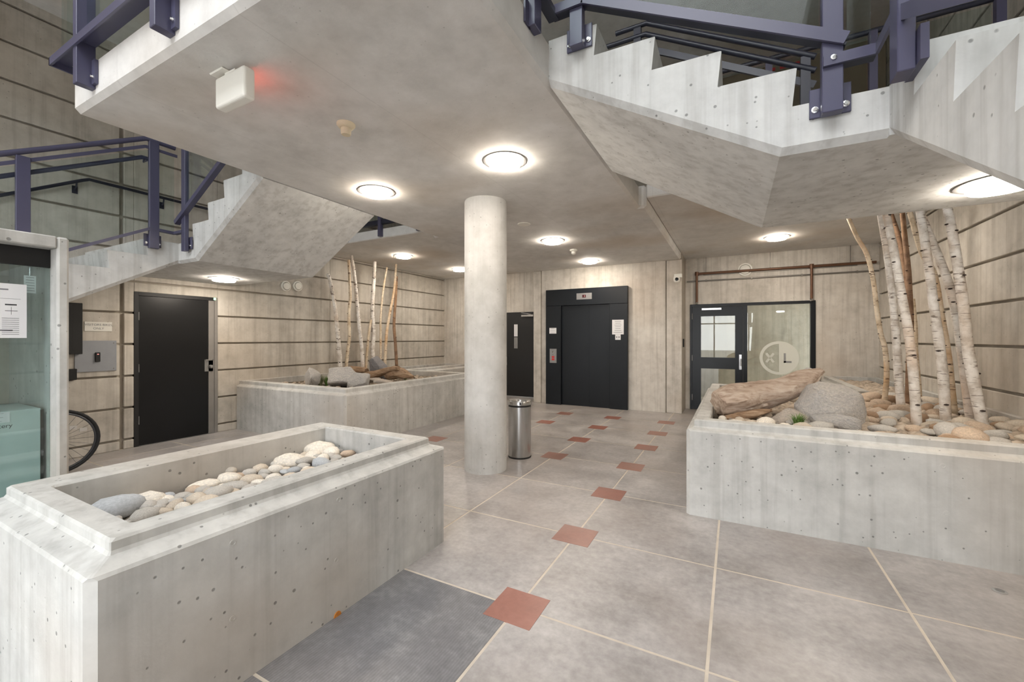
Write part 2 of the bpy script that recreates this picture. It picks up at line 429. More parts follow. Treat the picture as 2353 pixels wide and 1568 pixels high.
# ---- grooved side walls: recessed backing with a panel per course
LEV = [0.122 + 0.4172 * k for k in range(0, 16)]
def courses(top): 
    z = [0.0] + [l for l in LEV if l < top - 0.1] + [top]
    return [(z[i] + (0.013 if i else 0), z[i + 1] - (0.013 if i < len(z) - 2 else 0)) for i in range(len(z) - 1)]
DY0, DY1, DZ = 2.547, 3.565, 2.075     # left door opening
wl = struct(MB().box(XL_ - 0.35, XL_ - 0.045, YF, YB + 0.3, 0, ROOF).build('wall_left', 'groove'))
for y0, y1, door in ((YF, -2.42, 0), (-2.405, -0.006, 0), (0.006, 2.400, 0), (2.442, DY0, 0), (DY0 + 0.001, DY1 - 0.001, 1), (DY1, 5.6, 0), (5.604, 7.62, 0), (7.624, YB, 0)):
    for z0, z1 in courses(ROOF):
        if door:
            if z1 <= DZ: continue
            z0 = max(z0, DZ)
        MB().box(XL_ - 0.05, XL_, y0, y1, z0, z1).build('panel', 'wall', wl, bevel=0.006)
wr = struct(MB().box(XR_ + 0.045, XR_ + 0.35, YF, YB + 0.3, 0, ROOF).build('wall_right', 'groove'))
for y0, y1 in ((YF, -2.42), (-2.405, -0.006), (0.006, 2.400), (2.442, 5.2), (5.204, 7.3), (7.304, YB)):
    for z0, z1 in courses(ROOF): MB().box(XR_, XR_ + 0.05, y0, y1, z0, z1).build('panel', 'wall', wr, bevel=0.006)

# ---- back walls with the two door openings, elevator core
XO0, XO1, ZO = -0.80, 1.31, 2.145      # glazed opening
struct(MB().prism([(-0.888, 0), (XO0, 0), (XO0, ZO), (XO1, ZO), (XO1, 0), (XR_ + 0.04, 0), (XR_ + 0.04, ROOF), (-0.888, ROOF)], XZ, YB, YB + 0.25).build('wall_back', 'core'))
struct(MB().prism([(XL_ - 0.04, 0), (-5.15, 0), (-5.15, 2.105), (-4.21, 2.105), (-4.21, 0), (-4.032, 0), (-4.032, ROOF), (XL_ - 0.04, ROOF)], XZ, YB, YB + 0.25).build('wall_back', 'core'))
EX0, EX1, EZ = -3.69, -1.90, 2.517
cw = struct(MB().box(-4.03, -0.89, CORE + 0.03, YB + 0.25, 0, ROOF).build('wall_core', 'groove'))
for x0, x1 in ((-4.03, -3.845), (-1.165, -0.89)):
    MB().box(x0, x1, CORE, CORE + 0.035, 0, ZS).build('panel', 'core', cw, bevel=0.005)
MB().prism([(-3.825, 0), (EX0 + 0.03, 0), (EX0 + 0.03, EZ - 0.03), (EX1 - 0.03, EZ - 0.03), (EX1 - 0.03, 0), (-1.185, 0), (-1.185, ZS), (-3.825, ZS)], XZ, CORE, CORE + 0.035).build('panel', 'core', cw)
# corridor behind the glazing
struct(MB().box(-1.2, 3.2, 11.4, 11.6, 0, 2.8).build('wall_corridor', 'core'))
struct(MB().box(-1.4, -1.2, YB + 0.25, 11.6, 0, 2.8).build('wall_corridor', 'core'))
struct(MB().box(3.2, 3.4, YB + 0.25, 11.6, 0, 2.8).build('wall_corridor', 'core'))
struct(MB().box(-1.4, 3.4, YB + 0.25, 11.6, 2.6, 2.8).build('ceiling', 'slab'))
lt = MB().box(0.55, 1.25, 10.2, 10.35, 2.56, 2.6).build('tube_light', 'tube')
tag(lt, 'slim bright ceiling light in the corridor behind the etched glass', 'light')

# ---- slabs
pts = [(SL, SF), (SR, SF), (SR, YO), (-0.90, YO), (-0.90, CORE + 0.02), (-4.02, CORE + 0.02), (-4.02, YO), (SL, YO)]
struct(MB().prism(pts, XY, ZS, ZT).build('ceiling', 'slab', bevel=0.028))
struct(MB().box(XL_ + 0.001, -4.02, YO, YB, ZSIDE, ZT).build('ceiling', 'slab', bevel=0.012))
struct(MB().box(-0.90, XR_ - 0.001, YO, YB, ZSIDE, ZT).build('ceiling', 'slab', bevel=0.012))
SKX0, SKX1, SKY0, SKY1 = -4.2, 1.0, -4.6, -0.8     # skylight over the entrance hall
rf = struct(MB().box(XL_ - 0.3, XR_ + 0.3, SKY1, YB + 0.3, ROOF, ROOF + 0.3).build('ceiling', 'slab'))
struct(MB().box(XL_ - 0.3, XR_ + 0.3, YF - 0.25, SKY0, ROOF, ROOF + 0.3).build('ceiling', 'slab'))
struct(MB().box(XL_ - 0.3, SKX0, SKY0, SKY1, ROOF, ROOF + 0.3).build('ceiling', 'slab'))
struct(MB().box(SKX1, XR_ + 0.3, SKY0, SKY1, ROOF, ROOF + 0.3).build('ceiling', 'slab'))
struct(MB().box(XL_ + 0.001, -4.7, YF + 0.01, YB - 0.001, 5.25, 5.5).build('ceiling', 'slab'))   # unseen slab added to keep skylight off the upper left wall
struct(MB().box(-4.9, -4.7, YF + 0.01, 0.8, 4.5, 5.249).build('shade_beam', 'slab'))                    # unseen beam added along the slab edge for more shade on that wall
# glazed front behind the camera: mullions only catch reflections
fw = sempty('window_1', (-2.4, YF, 0))
for k in range(7): x = XL_ + 0.05 + k * (XR_ - XL_ - 0.1) / 6; MB().box(x - 0.03, x + 0.03, YF - 0.1, YF, 0, 2.9).build('mullion', 'navy', fw)
for z in (0.05, 2.2, 2.87): MB().box(XL_, XR_, YF - 0.09, YF - 0.01, z - 0.03, z + 0.03).build('transom', 'navy', fw)
struct(MB().box(XL_ - 0.3, XR_ + 0.3, YF - 0.25, YF - 0.11, 2.9, ROOF + 0.3).build('wall_front', 'slab'))
# upper floor: dark brown partition, with a red notice, seen above the right flight
struct(MB().box(-0.85, XR_ - 0.01, 8.9, 9.0, ZT, ROOF).build('wall_upper', 'brownwall'))

# ================================================================== COLUMN, STAIRS, PLANTERS
col = MB().lathe([(0.235, 0), (0.235, ZS - 0.02), (0.232, ZS)], (-2.45, 3.98, 0), n=48).build('column', 'column', smooth=True)
tag(col, 'round pale concrete column standing between the planters', 'column')

def teeth(edges, z0, rise, lean):
    """going up: riser at each edge; the nosing leans over the step below"""
    out = []; z = z0
    s = 1 if edges[-1] > edges[0] else -1
    for e in edges:
        out.append((e + s * lean, z)); z += rise; out.append((e, z))
    return out
def staircase(label, flat_edges, corner, kink, slab, side_y, zl, zsof, wall, far_y):
    rise = (ZT - zl) / 4
    t = thing('staircase', label, 'stairs', (corner, side_y, 0))
    up = teeth(flat_edges, zl, rise, 0.018)
    prof = [(corner, zl)] + up + [(slab, ZT), (slab, ZS), (kink, zsof), (corner, zsof)]
    def pk(a, b):
        if abs(a.y - side_y) > 1e-4 or abs(b.y - side_y) > 1e-4 or abs(a.x - b.x) < 0.03: return 0.25 if abs(a.x - b.x) < 1e-4 and abs(a.z - b.z) < 1e-4 and abs(a.x - corner) > 0.01 and abs(a.x - slab) > 0.01 and abs(a.x - kink) > 0.01 else 0.0
        return 1.0 if max(a.z, b.z) < ZS + 0.01 and min(a.z, b.z) < zl - 0.05 else 0.2
    MB().prism(prof, XZ, side_y, far_y).build('flight', 'stair', t, bevel=0.03, pick=pk)
    x0, x1 = sorted((corner, wall))
    MB().box(x0, x1, side_y, far_y, zsof, zl).build('landing', 'stair', t)
    # lower flight comes down toward the entrance along the wall
    n = 14; rr = zl / n; ys = [side_y - 0.29 - 0.311 * k for k in range(n)]
    prof = [(side_y, zl)]; z = zl
    for y in ys:
        prof.append((y, z)); z -= rr
        prof.append((y + 0.018, max(z, 0)))
    prof[-1] = (ys[-1], 0)
    sl = rr / 0.311
    prof.append((side_y - zsof / sl, 0)) if side_y - zsof / sl > ys[-1] else None
    prof.append((side_y, zsof))
    def pk2(a, b):
        if abs(a.x - corner) > 1e-4 or abs(b.x - corner) > 1e-4 or abs(a.y - b.y) < 0.03: return 0.0
        return 1.0 if abs(a.y - b.y) > 0.5 and a.z != b.z else 0.2
    MB().prism(prof, YZ, x0, x1).build('flight', 'stair', t, bevel=0.03, pick=pk2)
    return t
staircase('concrete staircase running along the wall with the black door', [-5.16, -4.855, -4.56, -4.25], -5.45, -5.10, SL, 2.36, 2.505, 2.285, XL_ + 0.002, 3.77)
staircase('concrete staircase above the planter with the big driftwood log', [0.255, -0.055, -0.37, -0.685], 0.58, 0.19, SR, 2.31, 2.52, 2.31, XR_ - 0.002, 3.78)

def offset(poly, d):
    """inset a counter-clockwise outline; d is one inset per edge"""
    n = len(poly); out = []
    for i in range(n):
        p0, p1, p2 = Vector(poly[i - 1]), Vector(poly[i]), Vector(poly[(i + 1) % n])
        e0, e1 = (p1 - p0).normalized(), (p2 - p1).normalized()
        n0, n1 = Vector((-e0.y, e0.x)), Vector((-e1.y, e1.x))
        a, b = p1 + n0 * d[i - 1], p1 + n1 * d[i]
        den = e0.x * e1.y - e0.y * e1.x
        s = ((b.x - a.x) * e1.y - (b.y - a.y) * e1.x) / den
        q = a + e0 * s; out.append((q.x, q.y))
    return out
def planter(name, label, poly, cham, wallt, z1, z2, z3, zb, cut=0.0, free=None):
    """free: 1 for an edge that shows (it gets the stepped rim), 0 where it stands against a wall"""
    n = len(poly); free = free or [1] * n
    L = lambda pts, z: [(p[0], p[1], z) for p in pts]
    rim = offset(poly, [cham * f for f in free])
    inn = offset(poly, [wallt[i] for i in range(n)])
    loops = [L(poly, 0), L(poly, z1), L(rim, z2), L(rim, z3), L(inn, z3), L(inn, zb - 0.04)]
    t = thing(name, label, 'planter', (sum(p[0] for p in poly) / n, sum(p[1] for p in poly) / n, 0))
    outer = {(round(p[0], 3), round(p[1], 3)) for p in poly}
    def pk(a, b):
        if abs(a.x - b.x) + abs(a.y - b.y) < 1e-4: return 1.0 if (round(a.x, 3), round(a.y, 3)) in outer else 0.15
        return 0.0 if max(a.z, b.z) < 0.01 else (0.32 if abs(a.z - b.z) < 1e-4 else 0.2)
    MB().loops(loops).build('trough', 'planter', t, bevel=0.028, pick=pk)
    MB().prism(offset(poly, [x - 0.001 for x in wallt]), XY, zb - 0.039, zb).build('gravel_bed', 'gravel', t)
    return t
PB = planter('planter', 'low free-standing concrete planter filled with pale river stones', [(-3.145, 0.54), (-1.83, 0.54), (-1.83, 2.43), (-3.145, 2.43)],
        0.085, [0.19, 0.20, 0.20, 0.285], 0.668, 0.70, 0.748, 0.53)
PCp = planter('planter', 'concrete planter under the staircase with a large driftwood log and birch trunks',
        [(-0.35, 3.72), (XR_ - 0.003, 3.72), (XR_ - 0.003, YB - 0.003), (1.37, YB - 0.003), (1.37, 6.96), (-0.35, 6.96)], 0.055, [0.17, 0.05, 0.05, 0.15, 0.15, 0.17], 0.697, 0.716, 0.778, 0.68, free=[1, 0, 0, 1, 1, 1])
PAp = planter('planter', 'concrete planter beside the wall vents with driftwood stumps and slim birch trunks',
        [(XL_ + 0.003, 3.83), (-4.53, 3.83), (-4.53, 6.96), (-6.22, 6.96), (-6.22, YB - 0.003), (XL_ + 0.003, YB - 0.003)], 0.055, [0.17, 0.17, 0.15, 0.15, 0.05, 0.05], 0.69, 0.71, 0.772, 0.67, free=[1, 1, 1, 1, 0, 0])
# rust-coloured drain at the foot of the front planter, tie holes in its side
dp = atx(775, 1415, -1.828)
MB().lathe([(0.022, 0), (0.022, 0.004)], dp, 'x', 20).build('drain_plug', 'orange', PB)
for u, v in ((535, 1248), (535, 1422), (778, 1150), (773, 1288), (934, 1198)):
    p = atx(u, v, -1.83)
    if 0.05 < p.z < 0.64: MB().lathe([(0.013, -0.004), (0.013, 0.0015), (0.009, 0.002), (0.008, -0.003)], p, 'x', 16).build('tie_hole', 'planter', PB)
for u, v in ((1675, 1021), (1675, 1110), (1892, 1043), (1892, 1140), (2167, 1071), (2175, 1180)):
    p = aty(u, v, 3.72)
    MB().lathe([(0.015, 0.004), (0.015, -0.0015), (0.010, -0.002), (0.009, 0.003)], p, 'y', 16).build('tie_hole', 'planter', PCp)

# ================================================================== DOORS, ELEVATOR
# ---- black door in the left wall
d1 = sempty('door_1', (XL_, 3.0, 0))
leaf1 = MB().box(XL_ - 0.055, XL_ - 0.012, DY0 + 0.05, DY1 - 0.125, 0.006, DZ - 0.05).build('leaf', 'black', d1, bevel=0.003)
MB().box(XL_ - 0.055, XL_ + 0.004, DY0, DY0 + 0.048, 0, DZ).build('jamb', 'black_dull', d1)
MB().box(XL_ - 0.055, XL_ + 0.004, DY1 - 0.045, DY1, 0, DZ).build('jamb', 'frame_grey', d1)
MB().box(XL_ - 0.055, XL_ - 0.004, DY1 - 0.123, DY1 - 0.047, 0.006, DZ - 0.05).build('latch_guard', 'frame_grey', d1)
MB().box(XL_ - 0.055, XL_ + 0.004, DY0 + 0.049, DY1 - 0.046, DZ - 0.048, DZ).build('head', 'black_dull', d1)
MB().box(XL_ - 0.02, XL_ + 0.02, DY0 + 0.05, DY1 - 0.05, 0, 0.006).build('threshold', 'steel_dull', d1)
for z in (0.35, 1.05, 1.75): MB().lathe([(0.008, -0.055), (0.008, 0.055)], (XL_ - 0.004, DY0 + 0.05, z), n=10).build('hinge', 'steel', leaf1)
lp = atx(480, 840, XL_)
lk = MB().box(XL_ - 0.012, XL_ - 0.004, lp.y - 0.055, lp.y + 0.06, lp.z - 0.09, lp.z + 0.09).build('lock_plate', 'steel_dull', leaf1)
kn = MB().lathe([(0.024, 0), (0.03, 0.012), (0.03, 0.03), (0.02, 0.045), (0.0, 0.05)], (XL_ - 0.004, lp.y + 0.02, lp.z - 0.02), 'x', 24).build('knob', 'steel_dull', leaf1, smooth=True)
MB().box(XL_ - 0.004, XL_ + 0.012, lp.y - 0.05, lp.y + 0.045, lp.z + 0.075, lp.z + 0.092).build('lock_cap', 'chrome', leaf1)
gp = atx(493, 687, XL_)
MB().box(XL_ + 0.004, XL_ + 0.008, gp.y - 0.015, gp.y + 0.015, gp.z - 0.02, gp.z + 0.015).build('indicator', 'led_green', d1)

# ---- black door beside the elevator core
d2 = sempty('door_2', (-4.7, YB, 0))
MB().box(-5.12, -4.24, YB - 0.008, YB + 0.045, 0.005, 2.075).build('leaf', 'black_dull', d2, bevel=0.003)
MB().prism([(-5.15, 0), (-5.121, 0), (-5.121, 2.076), (-4.239, 2.076), (-4.239, 0), (-4.21, 0), (-4.21, 2.105), (-5.15, 2.105)], XZ, YB - 0.012, YB + 0.06).build('frame', 'black_dull', d2)
MB().box(-4.66, -4.33, YB - 0.06, YB - 0.012, 1.985, 2.035).build('closer', 'steel', d2, bevel=0.004)
MB().bar((-4.40, YB - 0.04, 2.045), (-4.66, YB - 0.05, 2.085), 0.02, 0.01).build('closer_arm', 'steel', d2)
MB().box(-4.88, -4.78, YB - 0.014, YB - 0.008, 1.50, 1.80).build('notice', 'paper', d2)
MB().box(-4.88, -4.78, YB - 0.014, YB - 0.008, 1.20, 1.48).build('notice', 'steel_dull', d2)
MB().tube([(-5.06, YB - 0.012, 0.98), (-5.06, YB - 0.07, 0.98), (-5.06, YB - 0.07, 0.86), (-5.06, YB - 0.06, 0.78)], 0.013, 10).build('handle', 'steel', d2, smooth=True)

# ---- elevator entrance
EY = 8.535
el = thing('elevator_entrance', 'black steel elevator entrance with closed door and a red floor indicator', 'elevator', (-2.8, CORE, 0))
IX0, IX1, IZ = -3.335, -2.265, 2.152
MB().box(EX0, EX1, EY, CORE + 0.028, IZ + 0.012, EZ).build('header', 'blackblue', el, bevel=0.004)
MB().box(EX0, IX0, EY, CORE + 0.028, 0, IZ + 0.010).build('side_panel', 'blackblue', el, bevel=0.004)
MB().box(IX1, EX1, EY, CORE + 0.028, 0, IZ + 0.010).build('side_panel', 'blackblue', el, bevel=0.004)
MB().box(IX0, IX0 + 0.62, EY + 0.07, CORE + 0.028, 0, IZ + 0.010).build('sliding_door', 'blackblue', el, bevel=0.002)
MB().box(IX0 + 0.623, IX1, EY + 0.055, CORE + 0.028, 0, IZ + 0.010).build('sliding_door', 'blackblue', el, bevel=0.002)
a, b = aty(1325, 689, EY), aty(1360, 674, EY)
pl = MB().box(a.x, b.x, EY - 0.008, EY, a.z + 0.0, b.z + 0.01).build('floor_indicator', 'steel_dull', el)
ix = (a.x + b.x) / 2; iz = (a.z + b.z) / 2 + 0.005
sp = MB().box(ix - 0.04, ix + 0.04, EY - 0.011, EY - 0.008, iz - 0.03, iz + 0.03).build('display', 'led_dark', pl)
mb = MB(); text_into(mb, '1', face_my((ix + 0.012, EY - 0.0115, iz)), 0.05); mb.build('digit', 'led_red', pl)
a, b = aty(1263.5, 834, EY), aty(1279, 802, EY)
cp = MB().box(a.x, b.x, EY - 0.008, EY, a.z, b.z).build('call_panel', 'steel_dull', el)
cxm = (a.x + b.x) / 2; hh = b.z - a.z
for k in (0.78, 0.62): MB().lathe([(0.02, 0.0), (0.02, -0.006), (0.015, -0.008)], (cxm, EY - 0.008, a.z + hh * k), 'y', 18).build('button', 'chrome', cp)
for k in (0.42, 0.25): MB().box(cxm - 0.032, cxm + 0.032, EY - 0.010, EY - 0.008, a.z + hh * k - 0.02, a.z + hh * k + 0.02).build('warning_sticker', 'redprint', cp)
def sheet(name, label, axis, pos, w, h, rows, parent=None, cat='notice', seed=1, mat='paper', head=None):
    """a printed sheet fixed flat to a wall; axis 'x' faces +x, 'y' faces -y; rows of print"""
    rnd = random.Random(seed); x, y, z = pos
    t = thing(name, label, cat, (x, y, z - h / 2)) if parent is None else parent
    fr = face_x((x, y, z)) if axis == 'x' else face_my((x, y, z))
    def quad(mb, a0, a1, b0, b1, d0, d1):
        pts = [fr @ Vector((a, b, d)) for d in (d0, d1) for a, b in ((a0, b0), (a1, b0), (a1, b1), (a0, b1))]
        v = [mb.bm.verts.new(p) for p in pts]
        for f in ((3, 2, 1, 0), (4, 5, 6, 7), (0, 1, 5, 4), (1, 2, 6, 5), (2, 3, 7, 6), (3, 0, 4, 7)): mb.bm.faces.new([v[i] for i in f])
    mb = MB(); quad(mb, -w / 2, w / 2, -h / 2, h / 2, 0, 0.002); mb.build('sheet', mat, t)
    mb = MB()
    for r in range(rows):
        yy = h / 2 * (0.78 - 1.5 * r / max(rows - 1, 1)); ww = w * rnd.uniform(0.22, 0.40)
        quad(mb, -ww, ww, yy - h * 0.012, yy + h * 0.012, 0.002, 0.0026)
    mb.build('printed_line', 'print', t)
    return t, fr, quad
p = aty(1270.5, 760.5, EY); sheet('notice_sheet', 'small white notice on the elevator side panel above the call buttons', 'y', (p.x, EY - 0.0025, p.z), 0.165, 0.125, 3)
p = aty(1420, 752, EY); t, fr, quad = sheet('notice_sheet', 'white notice with a lower tab on the elevator side panel', 'y', (p.x, EY - 0.0025, p.z), 0.235, 0.30, 7, seed=4)
mb = MB(); quad(mb, -0.055, 0.055, -0.26, -0.151, 0, 0.002); mb.build('tab', 'paper', t)
for a in (-0.03, 0.015):
    mb = MB(); quad(mb, a, a + 0.015, -0.22, -0.19, 0.002, 0.0026); mb.build('pictogram', 'ink', t)

# ---- glazed entrance with the etched XL roundel
d3 = sempty('door_3', (0.2, YB, 0))
gx0, gx1 = -0.795, 1.305; mu0, mu1 = 0.155, 0.255
FYN, FYF = YB - 0.02, YB + 0.08
MB().box(gx0, gx0 + 0.035, FYN, FYF, 0, ZO - 0.002).build('jamb', 'blackblue', d3)
MB().box(gx1 - 0.075, gx1, FYN, FYF, 0, ZO - 0.002).build('jamb', 'blackblue', d3)
MB().box(gx0 + 0.036, gx1 - 0.076, FYN, FYF, ZO - 0.055, ZO - 0.002).build('head', 'blackblue', d3)
MB().box(mu0, mu1 - 0.03, FYN, FYF, 0, ZO - 0.056).build('mullion', 'blackblue', d3)
lx0, lx1 = gx0 + 0.038, mu0 - 0.002
u0 = aty(1610.6, 727, YB).x; u1 = aty(1689, 727, YB).x
za, zb_ = aty(1650, 822, YB).z, aty(1650, 726.5, YB).z; zc, zd = 0.12, aty(1650, 848, YB).z
lf = MB()
lf.box(lx0, u0, FYN + 0.015, FYF - 0.03, 0.008, ZO - 0.06).box(u1, lx1, FYN + 0.015, FYF - 0.03, 0.008, ZO - 0.06)
for z0, z1 in ((0.008, zc), (zd, za), (zb_, ZO - 0.06)): lf.box(u0, u1, FYN + 0.015, FYF - 0.03, z0, z1)
leaf = lf.build('leaf', 'blackblue', d3)
for z0, z1 in ((zc, zd), (za, zb_)):
    g = MB().box(u0, u1, FYN + 0.03, FYN + 0.036, z0, z1).build('pane', 'glass_clear', d3)
sd = MB().box(mu1 - 0.03, gx1 - 0.076, FYN + 0.03, FYN + 0.036, 0.0, ZO - 0.056).build('pane', 'glass_clear', d3)
MB().box(mu1 - 0.03, gx1 - 0.076, FYN, FYF, 0, 0.05).build('sill', 'blackblue', d3)
hp = aty(1702, 822, YB); hp2 = aty(1702, 850, YB)
MB().box(hp.x - 0.03, hp.x + 0.02, FYN + 0.004, FYN + 0.015, hp2.z, hp.z + 0.06).build('lock_plate', 'steel', leaf, bevel=0.004)
MB().tube([(hp.x, FYN + 0.004, hp.z - 0.03), (hp.x, FYN - 0.05, hp.z - 0.03), (hp.x, FYN - 0.05, hp.z - 0.16)], 0.012, 10).build('handle', 'steel', leaf, smooth=True)
MB().box(-0.58, -0.22, FYN - 0.05, FYN + 0.014, ZO - 0.13, ZO - 0.085).build('closer', 'steel', leaf, bevel=0.004)
for z in (0.25, 1.05, 1.9): MB().lathe([(0.009, -0.06), (0.009, 0.06)], (gx0 + 0.037, FYN + 0.004, z), n=10).build('hinge', 'steel_dull', leaf)
# roundel
rc = aty(1790, 823, YB); rc.y = FYN + 0.028
R1 = 0.315; n = 48
ring = MB()
for k in range(n):
    a0, a1 = 2 * PI * k / n, 2 * PI * (k + 1) / n
    ring.prism([(rc.x + R1 * math.cos(a0), rc.z + R1 * math.sin(a0)), (rc.x + R1 * math.cos(a1), rc.z + R1 * math.sin(a1)), (rc.x + 0.265 * math.cos(a1), rc.z + 0.265 * math.sin(a1)), (rc.x + 0.265 * math.cos(a0), rc.z + 0.265 * math.sin(a0))], XZ, rc.y, rc.y - 0.0008) if math.cos((a0 + a1) / 2) < 0.02 else None
lx, w_ = rc.x + 0.075, 0.035
half = [(rc.x, rc.z - R1)] + [(rc.x + R1 * math.cos(a), rc.z + R1 * math.sin(a)) for a in [(-PI / 2) + PI * k / 24 for k in range(1, 24)]] + [(rc.x, rc.z + R1)]
ring.prism(half, XZ, rc.y, rc.y - 0.0008)
for s in (-1, 1): ring.bar((rc.x - 0.145 - s * 0.06, rc.y, rc.z - 0.085), (rc.x - 0.145 + s * 0.06, rc.y, rc.z + 0.085), 0.0008, 0.04, up=(1, 0, 0))
ring.build('etched_roundel', 'frost', d3)
lb = MB().box(lx, lx + w_, rc.y - 0.0016, rc.y - 0.0009, rc.z - 0.09, rc.z + 0.09).box(lx, lx + 0.125, rc.y - 0.0016, rc.y - 0.0009, rc.z - 0.09, rc.z - 0.055)
lb.build('etched_letter', 'steel_dull', d3)

# ================================================================== RAILINGS
def bracket(t, x, y, z, ax):
    """base plate with two bolts holding a post to the concrete; ax is the face normal"""
    if ax == 'x': bp = MB().box(x - 0.006, x + 0.006, y - 0.075, y + 0.075, z, z + 0.13).build('base_plate', 'purple', t, bevel=0.002)
    else: bp = MB().box(x - 0.075, x + 0.075, y - 0.006, y + 0.006, z, z + 0.13).build('base_plate', 'purple', t, bevel=0.002)
    for s in (-1, 1):
        c = (x, y + s * 0.055, z + 0.035) if ax == 'x' else (x + s * 0.055, y, z + 0.035)
        sgn = bracket.out
        MB().lathe([(0.014, 0.006 * sgn), (0.014, 0.011 * sgn), (0.008, 0.012 * sgn), (0.008, 0.02 * sgn)], c, ax, 12).build('bolt', 'chrome', bp)
bracket.out = -1
def post(t, x, y, z0, z1, wx=0.045, wy=0.045): return MB().box(x - wx / 2, x + wx / 2, y - wy / 2, y + wy / 2, z0, z1).build('post', 'purple', t, bevel=0.003)
def pane(t, pts, thick, axis):
    """upright glass sheet from an outline in (run, z)"""
    return MB().prism(pts, XZ if axis[0] == 'y' else YZ, axis[1] - thick / 2, axis[1] + thick / 2).build('glass_pane', 'glass', t)

# ---- left stair: lower flight and landing (plane x = -5.41), upper flight (plane y = 2.31)
lr = thing('stair_railing', 'purple steel stair railing with glass beside the black door wall', 'railing', (-5.41, 2.2, 2.4))
XQ = -5.415; sl_ = 0.555
for y, z0, z1 in ((2.12, 2.40, 3.53), (1.20, 1.93, 3.02), (0.28, 1.42, 2.51)):
    post(lr, XQ, y, z0, z1, 0.04, 0.085)
    bracket.out = 1; bracket(lr, -5.443, y, z0 + 0.02, 'x')
def slope(z, y0=2.05, ye=-1.6): return [(XQ, ye, z - sl_ * (y0 - ye)), (XQ, y0, z)]
MB().tube(slope(3.535) + [(XQ, 2.31, 3.535)], 0.024, 14).build('top_rail', 'purple', lr, smooth=True)
p, q = slope(3.452); MB().bar(p, q, 0.012, 0.03).build('mid_rail', 'purple', lr)
MB().bar(q, (XQ, 2.33, 3.452), 0.012, 0.03).build('mid_rail', 'purple', lr)
p, q = slope(3.355); p, q = Vector(p) + Vector((-0.07, 0, 0)), Vector(q) + Vector((-0.07, 0, 0))
MB().tube([p, q, q + Vector((0, 0.05, 0)), q + Vector((0.02, 0.09, -0.02))], 0.02, 12).build('handrail', 'purple', lr, smooth=True)
for y in (2.06, 1.20): 
    z = 3.355 - sl_ * max(0, 2.05 - y)
    MB().tube([(XQ, y, z - 0.05), (XQ - 0.07, y, z - 0.05), (XQ - 0.07, y, z)], 0.008, 8).build('rail_bracket', 'purple', lr)
p, q = slope(2.605, 2.09); MB().bar(p, q, 0.045, 0.028).build('bottom_rail', 'purple', lr)
MB().bar(q, (XQ, 2.31, 2.600), 0.045, 0.028).build('bottom_rail', 'purple', lr)
MB().bar((XQ, 2.31, 2.600), (-5.22, 2.31, 2.60), 0.045, 0.028).build('bottom_rail', 'purple', lr)
pane(lr, [(1.24, 2.15), (2.08, 2.62), (2.08, 3.43), (1.24, 2.97)], 0.008, ('x', XQ))
pane(lr, [(2.16, 2.62), (2.30, 2.62), (2.30, 3.43), (2.16, 3.43)], 0.008, ('x', XQ))
pane(lr, [(0.32, 1.64), (1.16, 2.10), (1.16, 2.93), (0.32, 2.46)], 0.008, ('x', XQ))
post(lr, -5.205, 2.312, 2.385, 3.66, 0.075, 0.04); bracket.out = -1; bracket(lr, -5.205, 2.345, 2.41, 'y')
MB().bar((-5.33, 2.29, 2.70), (-3.99, 2.29, 3.44), 0.05, 0.045, up=(0, 0, 1)).build('bottom_rail', 'purple', lr)
MB().tube([(-5.36, 2.312, 3.56), (-5.2, 2.312, 3.64), (-3.99, 2.312, 4.30)], 0.024, 12).build('top_rail', 'purple', lr, smooth=True)
pane(lr, [(-5.16, 2.83), (-4.05, 3.45), (-4.05, 4.24), (-5.16, 3.62)], 0.008, ('y', 2.312))
# wall handrail behind the flight
wh = thing('wall_handrail', 'dark purple tube handrail bracketed to the concrete wall behind the stair', 'handrail', (XL_ + 0.06, 2.0, 3.3))
MB().tube([(-6.985, -1.2, 3.40 - 0.585 * 3.29), (-6.985, 2.03, 3.37), (-6.985, 2.09, 3.40), (-6.985, 2.16, 3.40), (-6.985, 3.7, 3.395)], 0.019, 12).build('rail', 'navy', wh, smooth=True)
for y, z in ((1.98, 3.345), (0.9, 2.71), (2.85, 3.398), (3.55, 3.396)):
    bk = MB().tube([(-6.985, y, z - 0.01), (-7.0, y, z - 0.07), (XL_ + 0.008, y, z - 0.09)], 0.009, 8).build('bracket', 'navy', wh)
    MB().box(XL_ + 0.0005, XL_ + 0.008, y - 0.025, y + 0.025, z - 0.14, z - 0.05).build('wall_plate', 'navy', wh)

# ---- bridge front railing (top left of the slab)
br = thing('bridge_railing', 'purple steel railing with glass along the front of the concrete bridge', 'railing', (-2.5, 1.05, 3.0))
for x in (-3.60, -2.60, -1.60):
    post(br, x, 1.055, 3.03, 4.30, 0.055, 0.09)
    MB().box(x + 0.02, x + 0.07, 1.080, 1.098, 3.05, 3.20).build('base_plate', 'purple', br)
    MB().lathe([(0.012, 0), (0.012, -0.008), (0.007, -0.009), (0.007, -0.016)], (x + 0.05, 1.08, 3.09), 'y', 12).build('bolt', 'chrome', br)
MB().box(-4.0, -0.95, 1.0, 1.012, 3.255, 3.305).build('bottom_rail', 'purple', br)
MB().box(-3.98, -0.95, 1.012, 1.10, 3.293, 3.305).build('bottom_rail', 'purple', br)
MB().box(-4.0, -3.988, 1.0, 3.0, 3.255, 3.305).build('bottom_rail', 'purple', br)
for a, b in ((-3.98, -3.64), (-3.56, -2.64), (-2.56, -1.64), (-1.56, -1.0)): pane(br, [(a, 3.31), (b, 3.31), (b, 4.25), (a, 4.25)], 0.01, ('y', 1.06))
pane(br, [(1.08, 3.31), (2.2, 3.31), (2.2, 4.25), (1.08, 4.25)], 0.01, ('x', -3.975))
